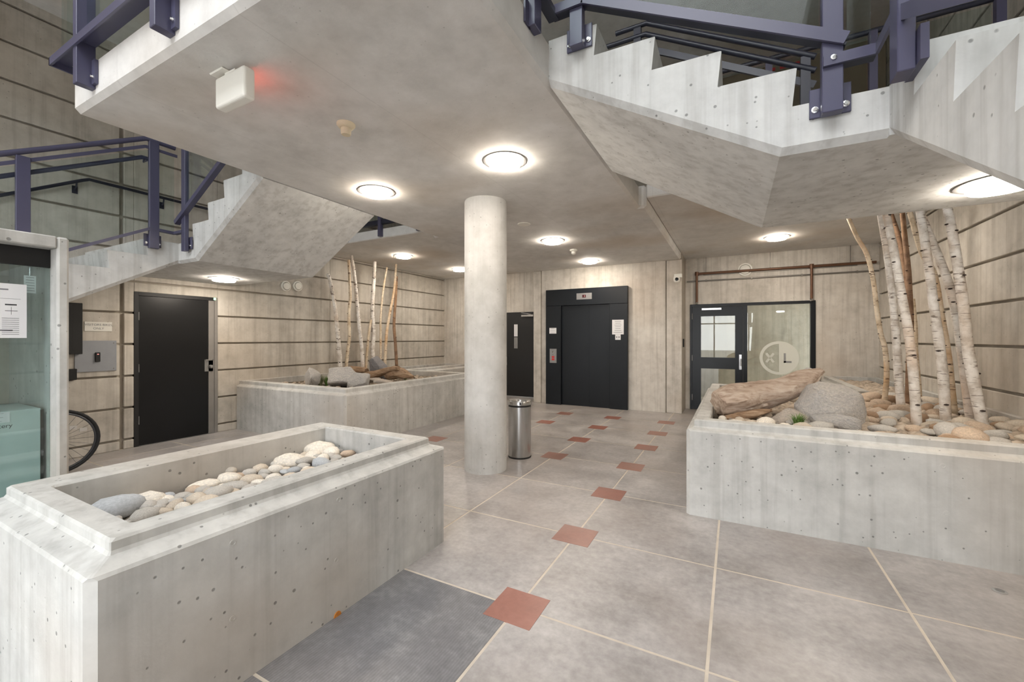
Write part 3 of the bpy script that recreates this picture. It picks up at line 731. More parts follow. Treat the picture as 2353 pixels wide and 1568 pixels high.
post(br, -3.955, 2.22, 3.24, 4.30, 0.05, 0.05)
MB().tube([(-3.99, 2.25, 4.32), (-3.99, 1.05, 4.32), (-0.96, 1.05, 4.32), (-0.96, 2.2, 4.32)], 0.024, 12).build('top_rail', 'purple', br, smooth=True)
# right edge of the bridge
post(br, -0.955, 2.055, 3.12, 4.30, 0.045, 0.085)
MB().box(-0.978, -0.968, 1.97, 2.04, 3.12, 3.25).build('base_plate', 'purple', br)
MB().box(-0.96, -0.90, 1.0, 2.27, 3.30, 3.335).build('bottom_rail', 'navy', br)
pane(br, [(1.08, 3.34), (2.02, 3.34), (2.02, 4.25), (1.08, 4.25)], 0.01, ('x', -0.93))
# ---- right stair railing (plane y = 2.265, then x = 0.535)
rr_ = thing('stair_railing', 'purple steel stair railing with glass above the driftwood planter', 'railing', (0.37, 2.27, 2.43))
YQ = 2.262
for x, z0, z1 in ((-0.785, 3.10, 4.25), (0.375, 2.43, 3.70)):
    post(rr_, x, YQ, z0, z1, 0.075, 0.05); bracket.out = -1; bracket(rr_, x, 2.302, z0 + 0.01, 'y')
A0, A1, A2 = Vector((-0.93, YQ - 0.02, 3.33)), Vector((-0.74, YQ - 0.02, 3.33)), Vector((0.42, YQ - 0.02, 2.72))
MB().bar(A0, A1, 0.012, 0.05, off=(0, -0.02, 0)).build('bottom_rail', 'purple', rr_)
MB().bar(A1, A2, 0.012, 0.05, off=(0, -0.02, 0)).build('bottom_rail', 'purple', rr_)
MB().bar(A1, A2, 0.055, 0.012, off=(0, 0.014, -0.018)).build('glazing_channel', 'navy', rr_)
MB().bar(A0, A1, 0.055, 0.012, off=(0, 0.014, -0.018)).build('glazing_channel', 'navy', rr_)
B0, B1, B2, B3 = Vector((0.34, 2.225, 2.645)), Vector((0.52, 2.225, 2.645)), Vector((0.52, 2.02, 2.645)), Vector((0.52, -1.2, 2.645 - 0.578 * 3.22))
MB().bar(B0, B1, 0.012, 0.045).build('bottom_rail', 'purple', rr_)
MB().bar(B1, B2, 0.012, 0.045).build('bottom_rail', 'purple', rr_)
MB().bar(B2, B3, 0.012, 0.05).build('bottom_rail', 'purple', rr_)
MB().bar(B0, B1, 0.05, 0.012, off=(0, 0.03, -0.016)).build('glazing_channel', 'navy', rr_)
MB().lathe([(0.011, 0), (0.011, -0.006), (0.006, -0.007)], (0.375, 2.219, 2.65), 'y', 12).build('bolt', 'chrome', rr_)
for y, z0 in ((1.97, 2.385), (1.05, 1.86)):
    post(rr_, 0.53, y, z0, z0 + 1.2, 0.05, 0.085)
    MB().box(0.556, 0.579, y - 0.075, y + 0.075, z0 + 0.01, z0 + 0.13).build('base_plate', 'purple', rr_)
MB().tube([(-0.95, YQ, 4.32), (-0.74, YQ, 4.32), (0.40, YQ, 3.70), (0.53, YQ, 3.62), (0.53, 2.02, 3.62), (0.53, -1.2, 3.62 - 0.578 * 3.22)], 0.024, 12).build('top_rail', 'purple', rr_, smooth=True)
pane(rr_, [(-0.74, 3.36), (0.33, 2.80), (0.33, 3.66), (-0.74, 4.22)], 0.01, ('y', YQ + 0.015))
pane(rr_, [(0.43, 2.67), (0.51, 2.67), (0.51, 3.58), (0.43, 3.60)], 0.01, ('y', YQ + 0.015))
pane(rr_, [(2.0, 2.69), (1.10, 2.17), (1.10, 3.0), (2.0, 3.55)], 0.01, ('x', 0.535))
# far side double handrail of the upper right flight
hr = thing('stair_handrail', 'pair of black tube handrails on the far side of the upper right flight', 'handrail', (-0.3, 3.7, 3.3))
ups = aty(1415, 78, 3.7), aty(1491, 50, 3.7), aty(1877, 130, 3.7)
lows = aty(1401, 104, 3.7), aty(1487, 74, 3.7), aty(1877, 161, 3.7)
MB().tube([(ups[0].x, 3.7, 4.15), (-0.66, 3.7, 4.15), (0.52, 3.7, 3.49)], 0.021, 12).build('handrail', 'navy', hr, smooth=True)
MB().tube([(lows[0].x - 0.2, 3.7, 4.06), (-0.67, 3.7, 4.06), (0.52, 3.7, 3.39)], 0.021, 12).build('handrail', 'navy', hr, smooth=True)
MB().bar((-0.72, 3.73, 3.98), (0.52, 3.73, 3.30), 0.02, 0.05).build('lower_bar', 'navy', hr)
for x in (-0.74, 0.46):
    z = 4.06 if x < -0.6 else 3.42
    MB().box(x - 0.03, x + 0.03, 3.69, 3.745, z - 1.15 + (0.32 if x < 0 else 0.25), z + 0.09).build('post', 'navy', hr)
# small railing seen through the stair openings: back edge of each opening
for x0, x1, lab in ((XL_ + 0.05, -4.06, 'dark steel railing across the opening beside the slim birch trunks'), (-0.86, XR_ - 0.05, 'dark steel railing behind the upper right stair flight')):
    ob = thing('landing_railing', lab, 'railing', ((x0 + x1) / 2, YO + 0.03, ZT))
    MB().box(x0, x1, YO - 0.04, YO + 0.02, 3.30, 3.37).build('bottom_rail', 'navy', ob)
    MB().tube([(x0, YO - 0.01, 4.30), (x1, YO - 0.01, 4.30)], 0.024, 10).build('top_rail', 'navy', ob, smooth=True)
    for k in range(4):
        x = x0 + 0.35 + k * (x1 - x0 - 0.55) / 3
        MB().box(x - 0.03, x + 0.03, YO - 0.06, YO - 0.0005, 3.10, 4.28).build('post', 'purple', ob)
    for k in range(3):
        xa, xb = x0 + 0.39 + k * (x1 - x0 - 0.55) / 3, x0 + 0.31 + (k + 1) * (x1 - x0 - 0.55) / 3
        pane(ob, [(xa, 3.38), (xb, 3.38), (xb, 4.25), (xa, 4.25)], 0.008, ('y', YO - 0.01))
# red and white notice on the upper wall, black rails in front of it
a, b = aty(1733, 168, 8.89), aty(1800, 150, 8.89)
t = tag(MB().box(a.x, a.x + 0.33, 8.885, 8.899, a.z - 0.05, b.z).build('upper_sign', 'redprint'), 'red panel on the brown upper wall beyond the stair', 'sign')
t = tag(MB().box(a.x + 0.40, a.x + 0.70, 8.885, 8.899, a.z - 0.05, b.z).build('upper_sign', 'redprint'), 'second red panel on the brown upper wall, beside the first', 'sign')

# ================================================================== LAMPS AND CEILING FITTINGS
def lamp(x, y, z, label):
    t = thing('ceiling_light', label, 'light', (x, y, z), 'round ceiling lights')
    MB().lathe([(0.185, 0), (0.185, -0.006), (0.140, -0.012), (0.134, -0.010)], (x, y, z), n=40, close=False).build('trim_ring', 'steel_dull', t, smooth=True)
    MB().lathe([(0.132, 0), (0.136, -0.034), (0.128, -0.042), (0.07, -0.046), (0.0, -0.047)], (x, y, z - 0.001), n=24, close=False).build('diffuser', 'lamp', t, smooth=True)
for u, v, z, lab in ((1160, 370, ZS, 'round lit ceiling light in front of the column, on the driftwood planter side'), (865, 440, ZS, 'round lit ceiling light beside the left staircase'),
        (1270, 553, ZS, 'round lit ceiling light between the column and the sprinkler'), (1355, 600, ZS, 'round lit ceiling light in front of the elevator'),
        (927, 588, ZSIDE, 'round lit ceiling light above the slim birch trunks'), (1055, 619, ZSIDE, 'round lit ceiling light partly behind the column'),
        (1785, 545, ZSIDE, 'round lit ceiling light in front of the glazed door'), (515, 640, 2.285, 'round lit light under the landing over the black door'),
        (2300, 418, 2.31, 'round lit light under the landing beside the tall birch trunks')):
    p = atz(u, v, z); lamp(p.x, p.y, z, lab)
lamp(0.95, 6.34, ZSIDE, 'round ceiling light over the driftwood planter beyond the stair landing')   # twin of the one above the slim birches
p = atz(1204, 515, ZS)
tag(MB().lathe([(0.085, 0), (0.085, -0.006), (0.078, -0.010), (0.0, -0.012)], p, n=32, close=False).build('ceiling_cover', 'white', smooth=True), 'flat round white cover plate on the ceiling behind the column', 'cover')
p = atz(795, 285, ZS); t = thing('smoke_detector', 'cream smoke detector with stubby nose under the bridge slab', 'detector', p)
MB().lathe([(0.062, 0), (0.062, -0.012), (0.05, -0.028), (0.036, -0.034)], p, n=28).build('base', 'cream', t, smooth=True)
MB().lathe([(0.036, -0.034), (0.034, -0.07), (0.03, -0.078), (0.0, -0.08)], p, n=24).build('nose', 'cream', t, smooth=True)
p = atz(1318, 574, ZS); t = thing('ceiling_sprinkler', 'small white ceiling fitting between two round lights', 'sprinkler', p)
MB().lathe([(0.065, 0), (0.065, -0.02), (0.04, -0.035)], p, n=24).build('base', 'white', t, smooth=True)
MB().lathe([(0.04, -0.035), (0.04, -0.07), (0.02, -0.085), (0.0, -0.086)], p, n=20).build('nose', 'white', t, smooth=True)
# exit sign: plain back toward the entrance, red letters toward the elevator
ey = 1.315
a, b = aty(491, 180, ey), aty(560, 143, ey)
zt = a.z - 0.005; x0, x1 = a.x + 0.01, b.x
zb2 = aty(495, 250, ey).z
es = thing('exit_sign', 'white box exit sign with rounded corners hanging under the bridge slab', 'sign', ((x0 + x1) / 2, ey + 0.03, ZS))
MB().box(x0, x1, ey, ey + 0.065, zb2, zt).build('housing', 'white', es, bevel=0.016, seg=4)
MB().box((x0 + x1) / 2 - 0.07, (x0 + x1) / 2 + 0.03, ey + 0.015, ey + 0.05, zt, ZS - 0.012).build('stem', 'white', es)
MB().box(x0 - 0.02, x0 + 0.11, ey - 0.02, ey + 0.07, ZS - 0.012, ZS).build('canopy', 'white', es, bevel=0.005)
mb = MB(); text_into(mb, 'EXIT', face_py(((x0 + x1) / 2, ey + 0.066, (zb2 + zt) / 2)), 0.11, thick=0.001); mb.build('lettering', 'exit_red', es)['kind'] = 'stuff'

# ================================================================== WALL FITTINGS
# reader plate and card reader
a, b = atx(176, 860, XL_), atx(267, 783, XL_)
t = thing('reader_plate', 'grey metal cover plate on the wall left of the black door', 'plate', (XL_, (a.y + b.y) / 2, a.z))
MB().box(XL_, XL_ + 0.012, a.y - 0.02, b.y, a.z + 0.02, b.z).build('plate', 'greyplate', t, bevel=0.002)
p, q = a.y + 0.01, b.y - 0.03
for y in (p, q):
    for z in (a.z + 0.05, b.z - 0.03): MB().lathe([(0.006, 0.012), (0.006, 0.015)], (XL_, y, z), 'x', 8).build('screw', 'steel', t)
a, b = atx(218, 832, XL_ + 0.012), atx(229.5, 810, XL_ + 0.012)
t = thing('card_reader', 'small black card reader with a red light on the grey plate', 'card reader', (XL_ + 0.012, a.y, a.z))
MB().box(XL_ + 0.012, XL_ + 0.032, a.y, b.y, a.z, b.z).build('body', 'black_dull', t, bevel=0.004)
MB().box(XL_ + 0.032, XL_ + 0.034, a.y + 0.015, b.y - 0.015, b.z - 0.028, b.z - 0.018).build('light_bar', 'led_red', t)
a, b = atx(194, 761, XL_), atx(257, 741, XL_)
t = thing('wall_sign', 'white sign reading visitors bikes only on the wall', 'sign', (XL_, (a.y + b.y) / 2, a.z))
MB().box(XL_, XL_ + 0.006, a.y, b.y, a.z, b.z).build('board', 'white', t)
hgt = b.z - a.z; yc = (a.y + b.y) / 2
for body, k in (('VISITORS BIKES', 0.68), ('ONLY', 0.28)):
    mb = MB(); text_into(mb, body, face_x((XL_ + 0.0065, yc, a.z + hgt * k)), hgt * 0.33); mb.build('lettering', 'print', t)['kind'] = 'stuff'
# black box on the wall by the glass booth
a, b = atx(150, 815, XL_ + 0.09), atx(190, 697, XL_ + 0.09)
t = thing('wall_cabinet', 'tall narrow black cabinet on the wall beside the bike sign', 'cabinet', (XL_, (a.y + b.y) / 2, a.z))
MB().box(XL_, XL_ + 0.09, a.y, b.y, a.z, b.z).build('body', 'black_dull', t, bevel=0.004)
MB().box(XL_ + 0.09, XL_ + 0.096, a.y, b.y - 0.09, a.z + 0.01, b.z - 0.01).build('door', 'black_dull', t, bevel=0.002)
a, b = atx(150, 875, XL_ + 0.05), atx(177, 848, XL_ + 0.05)
t = thing('junction_box', 'small black box on the wall below the narrow black cabinet', 'box', (XL_, a.y, a.z))
MB().box(XL_, XL_ + 0.05, a.y, b.y, a.z, b.z).build('body', 'black_dull', t, bevel=0.003)
MB().box(XL_ + 0.05, XL_ + 0.054, a.y + 0.01, b.y - 0.01, a.z + 0.01, b.z - 0.01).build('lid', 'black_dull', t)
# round wall vents
def vent(axis, c, r, label):
    t = thing('round_vent', label, 'vent', c, 'round white wall vents')
    s = 1 if axis == 'x' else -1
    MB().lathe([(r, 0), (r, 0.02 * s), (r * 0.86, 0.03 * s), (r * 0.78, 0.03 * s), (r * 0.76, 0.014 * s)], c, axis, 32, close=False).build('ring', 'white', t, smooth=True)
    MB().lathe([(r * 0.70, 0.002 * s), (r * 0.70, 0.034 * s), (r * 0.62, 0.042 * s), (0.0, 0.044 * s)], c, axis, 32).build('disc', 'white', t, smooth=True)
for u, lab in ((656, 'round white vent high on the wall, beside its twin above the planter'), (683, 'round white vent high on the wall, its twin on the door side')):
    p = atx(u, 658, XL_); vent('x', p, 0.092, lab)
p = aty(1712, 620, YB); vent('y', p, 0.125, 'round white vent behind the brown pipe above the glazed door')
# pipes above the glazed door
pp = thing('sprinkler_pipe', 'brown pipe with two drops above the glazed door', 'pipe', (0.2, YB, 2.2))
yp = YB - 0.05
L0, L1, LT = aty(1601, 697, yp), aty(1601, 630, yp), aty(1865, 612, yp)
R0 = aty(1865, 690, yp); zr = (L1.z + LT.z) / 2
MB().tube([(L1.x, yp, zr), (2.15, yp, zr)], 0.024, 12).build('main_run', 'copper', pp, smooth=True)
for X, Z in ((L1.x, 2.18), (LT.x, 2.17)):
    MB().tube([(X, yp, zr), (X, yp, Z)], 0.022, 12).build('drop', 'copper', pp, smooth=True)
    MB().lathe([(0.034, -0.04), (0.036, 0), (0.034, 0.04)], (X, yp, zr), 'z', 14).build('elbow', 'copper', pp, smooth=True)
    MB().lathe([(0.03, 0), (0.018, -0.02), (0.03, -0.04), (0.01, -0.05)], (X, yp, Z), 'z', 12).build('sprinkler_head', 'steel', pp)
for X in (-0.5, 0.6, 1.8): MB().bar((X, yp, zr), (X, yp, ZSIDE), 0.01, 0.01).build('hanger', 'conduit', pp)
MB().box(-0.55, 1.9, YB - 0.03, YB, zr - 0.035, zr - 0.02).build('clip_rail', 'conduit', pp)
cd = thing('conduit', 'thin grey conduit running below the brown pipe', 'conduit', (0, YB, zr - 0.1))
zc2 = aty(1700, 641, YB).z
MB().tube([(-0.86, YB - 0.016, zc2), (2.19, YB - 0.016, zc2)], 0.014, 10).build('run', 'conduit', cd, smooth=True)
for X in (-0.5, 0.3, 1.1, 1.9): MB().box(X - 0.012, X + 0.012, YB - 0.034, YB, zc2 - 0.02, zc2 + 0.02).build('clip', 'conduit', cd)
# security camera on the core wall
p = aty(1560, 635, CORE)
t = thing('security_camera', 'white dome security camera on the corner of the elevator wall', 'camera', (p.x, CORE, p.z))
MB().box(p.x - 0.08, p.x + 0.06, CORE - 0.06, CORE, p.z - 0.03, p.z + 0.04).build('mount', 'white', t, bevel=0.006)
MB().lathe([(0.055, -0.02), (0.062, -0.06), (0.055, -0.10), (0.03, -0.125), (0.0, -0.13)], (p.x - 0.03, CORE - 0.06, p.z), 'z', 24).build('dome', 'white', t, smooth=True)
MB().lathe([(0.032, 0), (0.03, -0.012), (0.0, -0.018)], (p.x - 0.025, CORE - 0.117, p.z - 0.07), 'y', 20).build('lens', 'black', t, smooth=True)
p = atx(1577, 788, -0.889)
tag(MB().box(-0.889, -0.872, 8.80, 8.92, 1.28, 1.44).build('door_contact', 'black_dull', bevel=0.003), 'small dark plate on the side of the elevator wall', 'plate')
# floor lid at right
p = atz(2297, 1360); t = thing('floor_drain', 'small round metal floor drain in front of the driftwood planter', 'drain', p)
MB().lathe([(0.032, 0.0005), (0.032, 0.004), (0.026, 0.006), (0.0, 0.006)], p, n=24).build('ring', 'chrome', t, smooth=True)
MB().lathe([(0.02, 0.006), (0.019, 0.008), (0.0, 0.008)], p, n=20).build('cap', 'steel_dull', t)

# ================================================================== LITTER BIN
p = atz(1194, 1057); d = Vector((p.x, p.y, 0)).normalized(); c = p + d * 0.145
hb = 0.695
t = thing('litter_bin', 'stainless steel round litter bin with open top beside the column', 'bin', c)
MB().lathe([(0.138, 0.012), (0.140, 0.02), (0.140, hb - 0.075)], c, n=48, close=False).build('body', 'steel', t, smooth=True)
MB().lathe([(0.141, 0), (0.143, 0.004), (0.143, 0.016), (0.139, 0.02)], c, n=48).build('foot_ring', 'black_dull', t, smooth=True)
MB().lathe([(0.137, hb - 0.075), (0.137, hb - 0.052)], c, n=48, close=False).build('black_band', 'black_dull', t, smooth=True)  # black band between body and lid
MB().lathe([(0.137, hb - 0.052), (0.146, hb - 0.052), (0.147, hb - 0.006), (0.143, hb), (0.10, hb - 0.012), (0.095, hb - 0.03), (0.094, hb - 0.16), (0.0, hb - 0.17)], c, n=48, close=False).build('lid', 'steel', t, smooth=True)
lid_ = [o for o in t.children if o.name.startswith('lid')][0]
q = c - d * 0.1475 + Vector((0, 0, hb - 0.028))
MB().lathe([(0.016, 0.0), (0.016, 0.003)], q, 'y', 20).build('badge', 'navy', lid_)

# ================================================================== GLASS BOOTH (left foreground)
XBF, YBE, ZBT = -3.25, 0.892, 2.005
bo = thing('glass_booth', 'concrete framed glass booth at the left with a map sheet on its glass', 'booth', (-3.7, -0.3, 0))
MB().box(XBF - 0.9, XBF, YBE - 0.048, YBE, 0, ZBT).build('end_wall', 'planter', bo, bevel=0.010)
MB().box(XBF - 0.9, XBF, -1.6, YBE - 0.0485, ZBT - 0.065, ZBT).build('roof', 'planter', bo, bevel=0.006)
MB().box(XBF - 0.9, XBF - 0.82, -1.6, YBE - 0.0485, 0, ZBT - 0.066).build('back_wall', 'core', bo)
MB().box(XBF - 0.9, XBF, -1.66, -1.6, 0, ZBT).build('end_wall', 'planter', bo)
MB().box(XBF - 0.115, XBF - 0.095, -1.59, YBE - 0.0495, ZBT - 0.165, ZBT - 0.066).build('blind_box', 'black_dull', bo)
MB().box(XBF - 0.11, XBF - 0.10, -1.59, YBE - 0.0495, 0.06, ZBT - 0.166).build('glass_pane', 'glass_booth', bo)
MB().box(XBF - 0.12, XBF - 0.05, -1.59, YBE - 0.0495, 0, 0.06).build('sill', 'black_dull', bo)
# alarm cabinet inside
cb = thing('battery_cabinet', 'pale green metal battery cabinet standing inside the glass booth', 'cabinet', (-3.5, 0.2, 0))
a, b = atx(95, 940, XBF - 0.16), atx(0, 945, XBF - 0.16)
MB().box(XBF - 0.55, XBF - 0.16, -0.4, a.y, 0.02, a.z + 0.005).build('body', 'cabinet', cb, bevel=0.004)
MB().box(XBF - 0.5, XBF - 0.2, -0.35, a.y - 0.05, 0, 0.02).build('plinth', 'black_dull', cb)
MB().box(XBF - 0.165, XBF - 0.157, a.y - 0.004, a.y + 0.008, 0.05, a.z - 0.005).build('door_edge', 'black_dull', cb)
pl = atx(6, 960, XBF - 0.158)
sheet('x', 'x', 'x', (XBF - 0.159, pl.y - 0.03, pl.z), 0.11, 0.055, 3, parent=cb, seed=9)
mb = MB(); text_into(mb, 'Battery', face_x((XBF - 0.1585, pl.y - 0.01, atx(10, 980, XBF - 0.158).z)), 0.03); mb.build('handwriting', 'ink', cb)['kind'] = 'stuff'
# sheets on the booth glass
p0, p1 = atx(61, 777, XBF - 0.098), atx(61, 655, XBF - 0.098)
hh = p1.z - p0.z; ww = hh * 0.95
t, fr, quad = sheet('map_sheet', 'large white sheet with a printed map on the booth glass', 'x', (XBF - 0.0975, p0.y - ww / 2, (p0.z + p1.z) / 2), ww, hh, 2, cat='sheet', seed=3)
mb = MB()
for r in range(9): quad(mb, ww * 0.18, ww * 0.40, -hh * (0.14 + 0.037 * r), -hh * (0.132 + 0.037 * r), 0.002, 0.0026)
mb.build('legend', 'print', t)['kind'] = 'stuff'
mb = MB(); quad(mb, ww * 0.02, ww * 0.42, hh * 0.22, hh * 0.225, 0.002, 0.0026); quad(mb, ww * 0.12, ww * 0.125, -hh * 0.42, hh * 0.22, 0.002, 0.0026); quad(mb, -ww * 0.4, ww * 0.06, hh * 0.1, hh * 0.105, 0.002, 0.0026); quad(mb, -ww * 0.4, ww * 0.06, -hh * 0.1, -hh * 0.095, 0.002, 0.0026)
mb.build('plan_lines', 'print', t)['kind'] = 'stuff'
mb = MB(); quad(mb, ww * 0.22, ww * 0.37, hh * 0.10, hh * 0.125, 0.002, 0.0026); mb.build('scale_bar', 'ink', t)
mb = MB(); quad(mb, ww * 0.22, ww * 0.38, -0.0012, 0.0012, 0.002, 0.0026); quad(mb, ww * 0.298, ww * 0.302, -hh * 0.07, hh * 0.07, 0.002, 0.0026); mb.build('compass', 'ink', t)
p0, p1 = atx(55, 673, XBF - 0.125), atx(83, 635, XBF - 0.125)
t = sheet('inspection_tag', 'small pale tag hanging inside the booth glass above the map sheet', 'x', (XBF - 0.128, (p0.y + p1.y) / 2, (p0.z + p1.z) / 2), p1.y - p0.y, p1.z - p0.z, 6, cat='tag', seed=5)[0]
MB().tube([(XBF - 0.127, (p0.y + p1.y) / 2, p1.z), (XBF - 0.13, (p0.y + p1.y) / 2, ZBT - 0.10)], 0.003, 6).build('hook', 'steel', t)

# ================================================================== BICYCLE (only its wheel shows past the booth)
bx = -6.35; wc = atx(231, 1010, bx); wy = wc.y - 0.345
bk = thing('bicycle', 'bicycle parked behind the glass booth, its black-tyred front wheel showing', 'bicycle', (bx, wy, 0))
def wheel(y, nm):
    MB().tube([(bx, y + 0.328 * math.cos(a), 0.345 + 0.328 * math.sin(a)) for a in [2 * PI * k / 40 for k in range(41)]], 0.017, 10, cap=False).build('tyre', 'rubber', bk, smooth=True)
    MB().tube([(bx, y + 0.303 * math.cos(a), 0.345 + 0.303 * math.sin(a)) for a in [2 * PI * k / 40 for k in range(41)]], 0.011, 8, cap=False).build('rim', 'rim', bk, smooth=True)
    MB().lathe([(0.02, -0.04), (0.02, 0.04)], (bx, y, 0.345), 'x', 14).build('hub', 'rim', bk)
    for k in range(24):
        a = 2 * PI * k / 24; o = 0.03 * (1 if k % 2 else -1)
        MB().tube([(bx + o, y + 0.018 * math.cos(a + 1), 0.345 + 0.018 * math.sin(a + 1)), (bx, y + 0.295 * math.cos(a), 0.345 + 0.295 * math.sin(a))], 0.0016, 5).build('spoke', 'rim', bk)
wheel(wy, 'front'); wheel(wy - 1.02, 'rear')
MB().box(bx + 0.004, bx + 0.012, wy + 0.09, wy + 0.15, 0.46, 0.50).build('reflector', 'reflector', bk)
MB().box(bx + 0.004, bx + 0.012, wy + 0.17, wy + 0.23, 0.425, 0.465).build('reflector', 'reflector', bk)
H, Sx, BB = (bx, wy - 0.14, 0.82), (bx, wy - 0.72, 0.80), (bx, wy - 0.60, 0.28)
for p, q, r in ((H, BB, 0.018), (H, Sx, 0.016), (Sx, BB, 0.016), (BB, (bx + 0.05, wy - 1.02, 0.345), 0.01), (Sx, (bx + 0.05, wy - 1.02, 0.345), 0.009)):
    MB().tube([p, q], r, 10).build('frame_tube', 'black', bk, smooth=True)
for s in (-1, 1): MB().tube([H, (bx + s * 0.05, wy - 0.09, 0.66), (bx + s * 0.05, wy, 0.345)], 0.011, 8).build('fork_blade', 'black', bk, smooth=True)
MB().tube([H, (bx, wy - 0.18, 0.98)], 0.012, 8).build('stem', 'black', bk)
MB().tube([(bx - 0.24, wy - 0.22, 1.0), (bx, wy - 0.16, 0.99), (bx + 0.24, wy - 0.22, 1.0)], 0.012, 8).build('handlebar', 'black', bk, smooth=True)
MB().tube([(bx, wy - 0.72, 0.80), (bx, wy - 0.74, 0.93)], 0.012, 8).build('seat_post', 'rim', bk)
MB().tube([(bx, wy - 0.92, 0.95), (bx, wy - 0.80, 0.955), (bx, wy - 0.62, 0.95)], [0.07, 0.05, 0.02], 12).build('saddle', 'black_dull', bk, smooth=True)

# ================================================================== STONES, WOOD, BIRCH, GRASS
def stone_mesh(seed, flat, lump, sub=2):
    bm = bmesh.new(); bmesh.ops.create_icosphere(bm, subdivisions=sub, radius=1.0)
    off = Vector((seed * 3.7, seed * 1.3, seed * 7.1))
    for v in bm.verts:
        n = v.co.copy(); v.co *= 1 + lump * noise.noise(n * 0.9 + off) + lump * 0.4 * noise.noise(n * 2.1 + off)
        v.co.z *= flat
    me = bpy.data.meshes.new('pebble'); bm.to_mesh(me); bm.free()
    for p in me.polygons: p.use_smooth = True
    return me
PEB = [stone_mesh(k, 0.5 + 0.06 * (k % 4), 0.22) for k in range(8)]
PEB_MAT = {}
def pebble_me(k, mat):
    if (k, mat) not in PEB_MAT:
        me = PEB[k % 8].copy(); me.materials.append(M[mat]); PEB_MAT[(k, mat)] = me
    return PEB_MAT[(k, mat)]
def pebble(c, sx, sy, sz, rz, mat, label, group=None, k=0, tilt=0.0, name='pebble', cat='stone'):
    o = bpy.data.objects.new(name, pebble_me(k % 8, mat)); C.objects.link(o)
    o.location = c; o.scale = (sx, sy, sz); o.rotation_euler = (random.uniform(-tilt, tilt), random.uniform(-tilt, tilt), rz)
    return tag(o, label, cat, group)
TONES = {'pebble': [('peb_white', 'white'), ('peb_cream', 'cream'), ('peb_grey', 'grey'), ('peb_blue', 'blue-grey'), ('peb_tan', 'tan'), ('peb_cream', 'cream'), ('peb_grey', 'grey')],
         'warm': [('peb_cream', 'cream'), ('peb_tan', 'tan'), ('peb_tan', 'tan'), ('peb_grey', 'grey'), ('peb_brown', 'brown'), ('peb_grey', 'grey')],
         'white': [('peb_white', 'white'), ('peb_cream', 'cream'), ('peb_grey', 'grey')]}
def scatter(n, x0, x1, y0, y1, zf, rmin, rmax, mat, label, group, avoid=(), seed=1, pack=0.80, skip=None):
    rnd = random.Random(seed); placed = list(avoid); made = 0; tries = 0
    while made < n and tries < n * 120:
        tries += 1
        r = rmin + (rmax - rmin) * rnd.random() ** 1.8
        x, y = rnd.uniform(x0 + r * 0.75, x1 - r * 0.75), rnd.uniform(y0 + r * 0.75, y1 - r * 0.75)
        if skip and skip(x, y): continue
        if any((x - a) ** 2 + (y - b) ** 2 < (pack * (r + c)) ** 2 for a, b, c in placed): continue
        placed.append((x, y, r)); made += 1
        e = rnd.uniform(0.68, 1.0)
        kd, word = rnd.choice(TONES[mat]); sz = 'large' if r > rmin + 0.55 * (rmax - rmin) else ('small' if r < rmin + 0.2 * (rmax - rmin) else 'middling')
        lab = f"{sz} {'oval' if e < 0.82 else 'round'} {word} {label}"
        pebble((x, y, zf(x, y) + r * 0.30), r * 1.12, r * e, r * rnd.uniform(0.75, 1.1), rnd.uniform(0, PI), kd, lab, group, rnd.randrange(8), 0.22)
    return placed
# ---- front planter: named large stones first
big = []
def named(u, v, z, sx, sy, sz, rz, mat, label, k):
    c = atz(u, v, z); big.append((c.x, c.y, (sx + sy) / 2))
    pebble(c, sx, sy, sz, rz, mat, label, None, k, 0.05, 'river_stone')
named(735, 1034, 0.60, 0.115, 0.085, 0.115, 0.6, 'pebble_white', 'large cream river stone with tan veins near the far end of the front planter', 1)
named(667, 1063, 0.59, 0.120, 0.090, 0.105, 0.5, 'pebble_white', 'large smooth white river stone, beside the veined cream one', 2)
named(268, 1168, 0.60, 0.120, 0.075, 0.090, 1.3, 'pebble_blue', 'large blue-grey river stone in the near corner of the front planter', 3)
named(528, 1100, 0.585, 0.085, 0.060, 0.075, 0.4, 'pebble_white', 'pale lumpy river stone in the middle of the front planter', 4)
named(473, 1116, 0.57, 0.095, 0.050, 0.065, 1.2, 'pebble_white', 'long cream river stone lying beside a grey one', 5)
named(418, 1112, 0.56, 0.085, 0.050, 0.060, 1.3, 'pebble_blue', 'long dark grey river stone leaning on the planter wall side', 6)
named(530, 1082, 0.60, 0.036, 0.034, 0.05, 0.3, 'pebble', 'small round tan stone perched on the pile', 0)
# loose fill under the countable stones: one joined mesh per bed
def fill(n, x0, x1, y0, y1, z, rmin, rmax, mat, parent, seed):
    rnd = random.Random(seed); bm = bmesh.new(); base = stone_mesh(seed, 0.6, 0.2, 1)
    for k in range(n):
        r = rnd.uniform(rmin, rmax); tmp = base.copy()
        tmp.transform(Matrix.Translation((rnd.uniform(x0 + r, x1 - r), rnd.uniform(y0 + r, y1 - r), z + rnd.uniform(-0.01, 0.012))) @ Matrix.Rotation(rnd.uniform(0, PI), 4, 'Z') @ Matrix.Diagonal((r * 1.15, r * 0.85, r, 1)))
        bm.from_mesh(tmp); bpy.data.meshes.remove(tmp)
    me = bpy.data.meshes.new('pebble_fill'); bm.to_mesh(me); bm.free(); me.materials.append(M[mat])
    for p in me.polygons: p.use_smooth = True
    o = bpy.data.objects.new('pebble_fill', me); C.objects.link(o); o['kind'] = 'stuff'; setp(o, parent)
flatbed = lambda x, y: 0.555 + 0.014 * math.sin(x * 9) * math.sin(y * 7) + (0.02 if y > 1.7 else 0.0)
scatter(165, -2.85, -2.03, 0.74, 2.22, flatbed, 0.032, 0.075, 'pebble', 'pebble in the front planter', 'pebbles in the front planter', big, 3, 0.62)
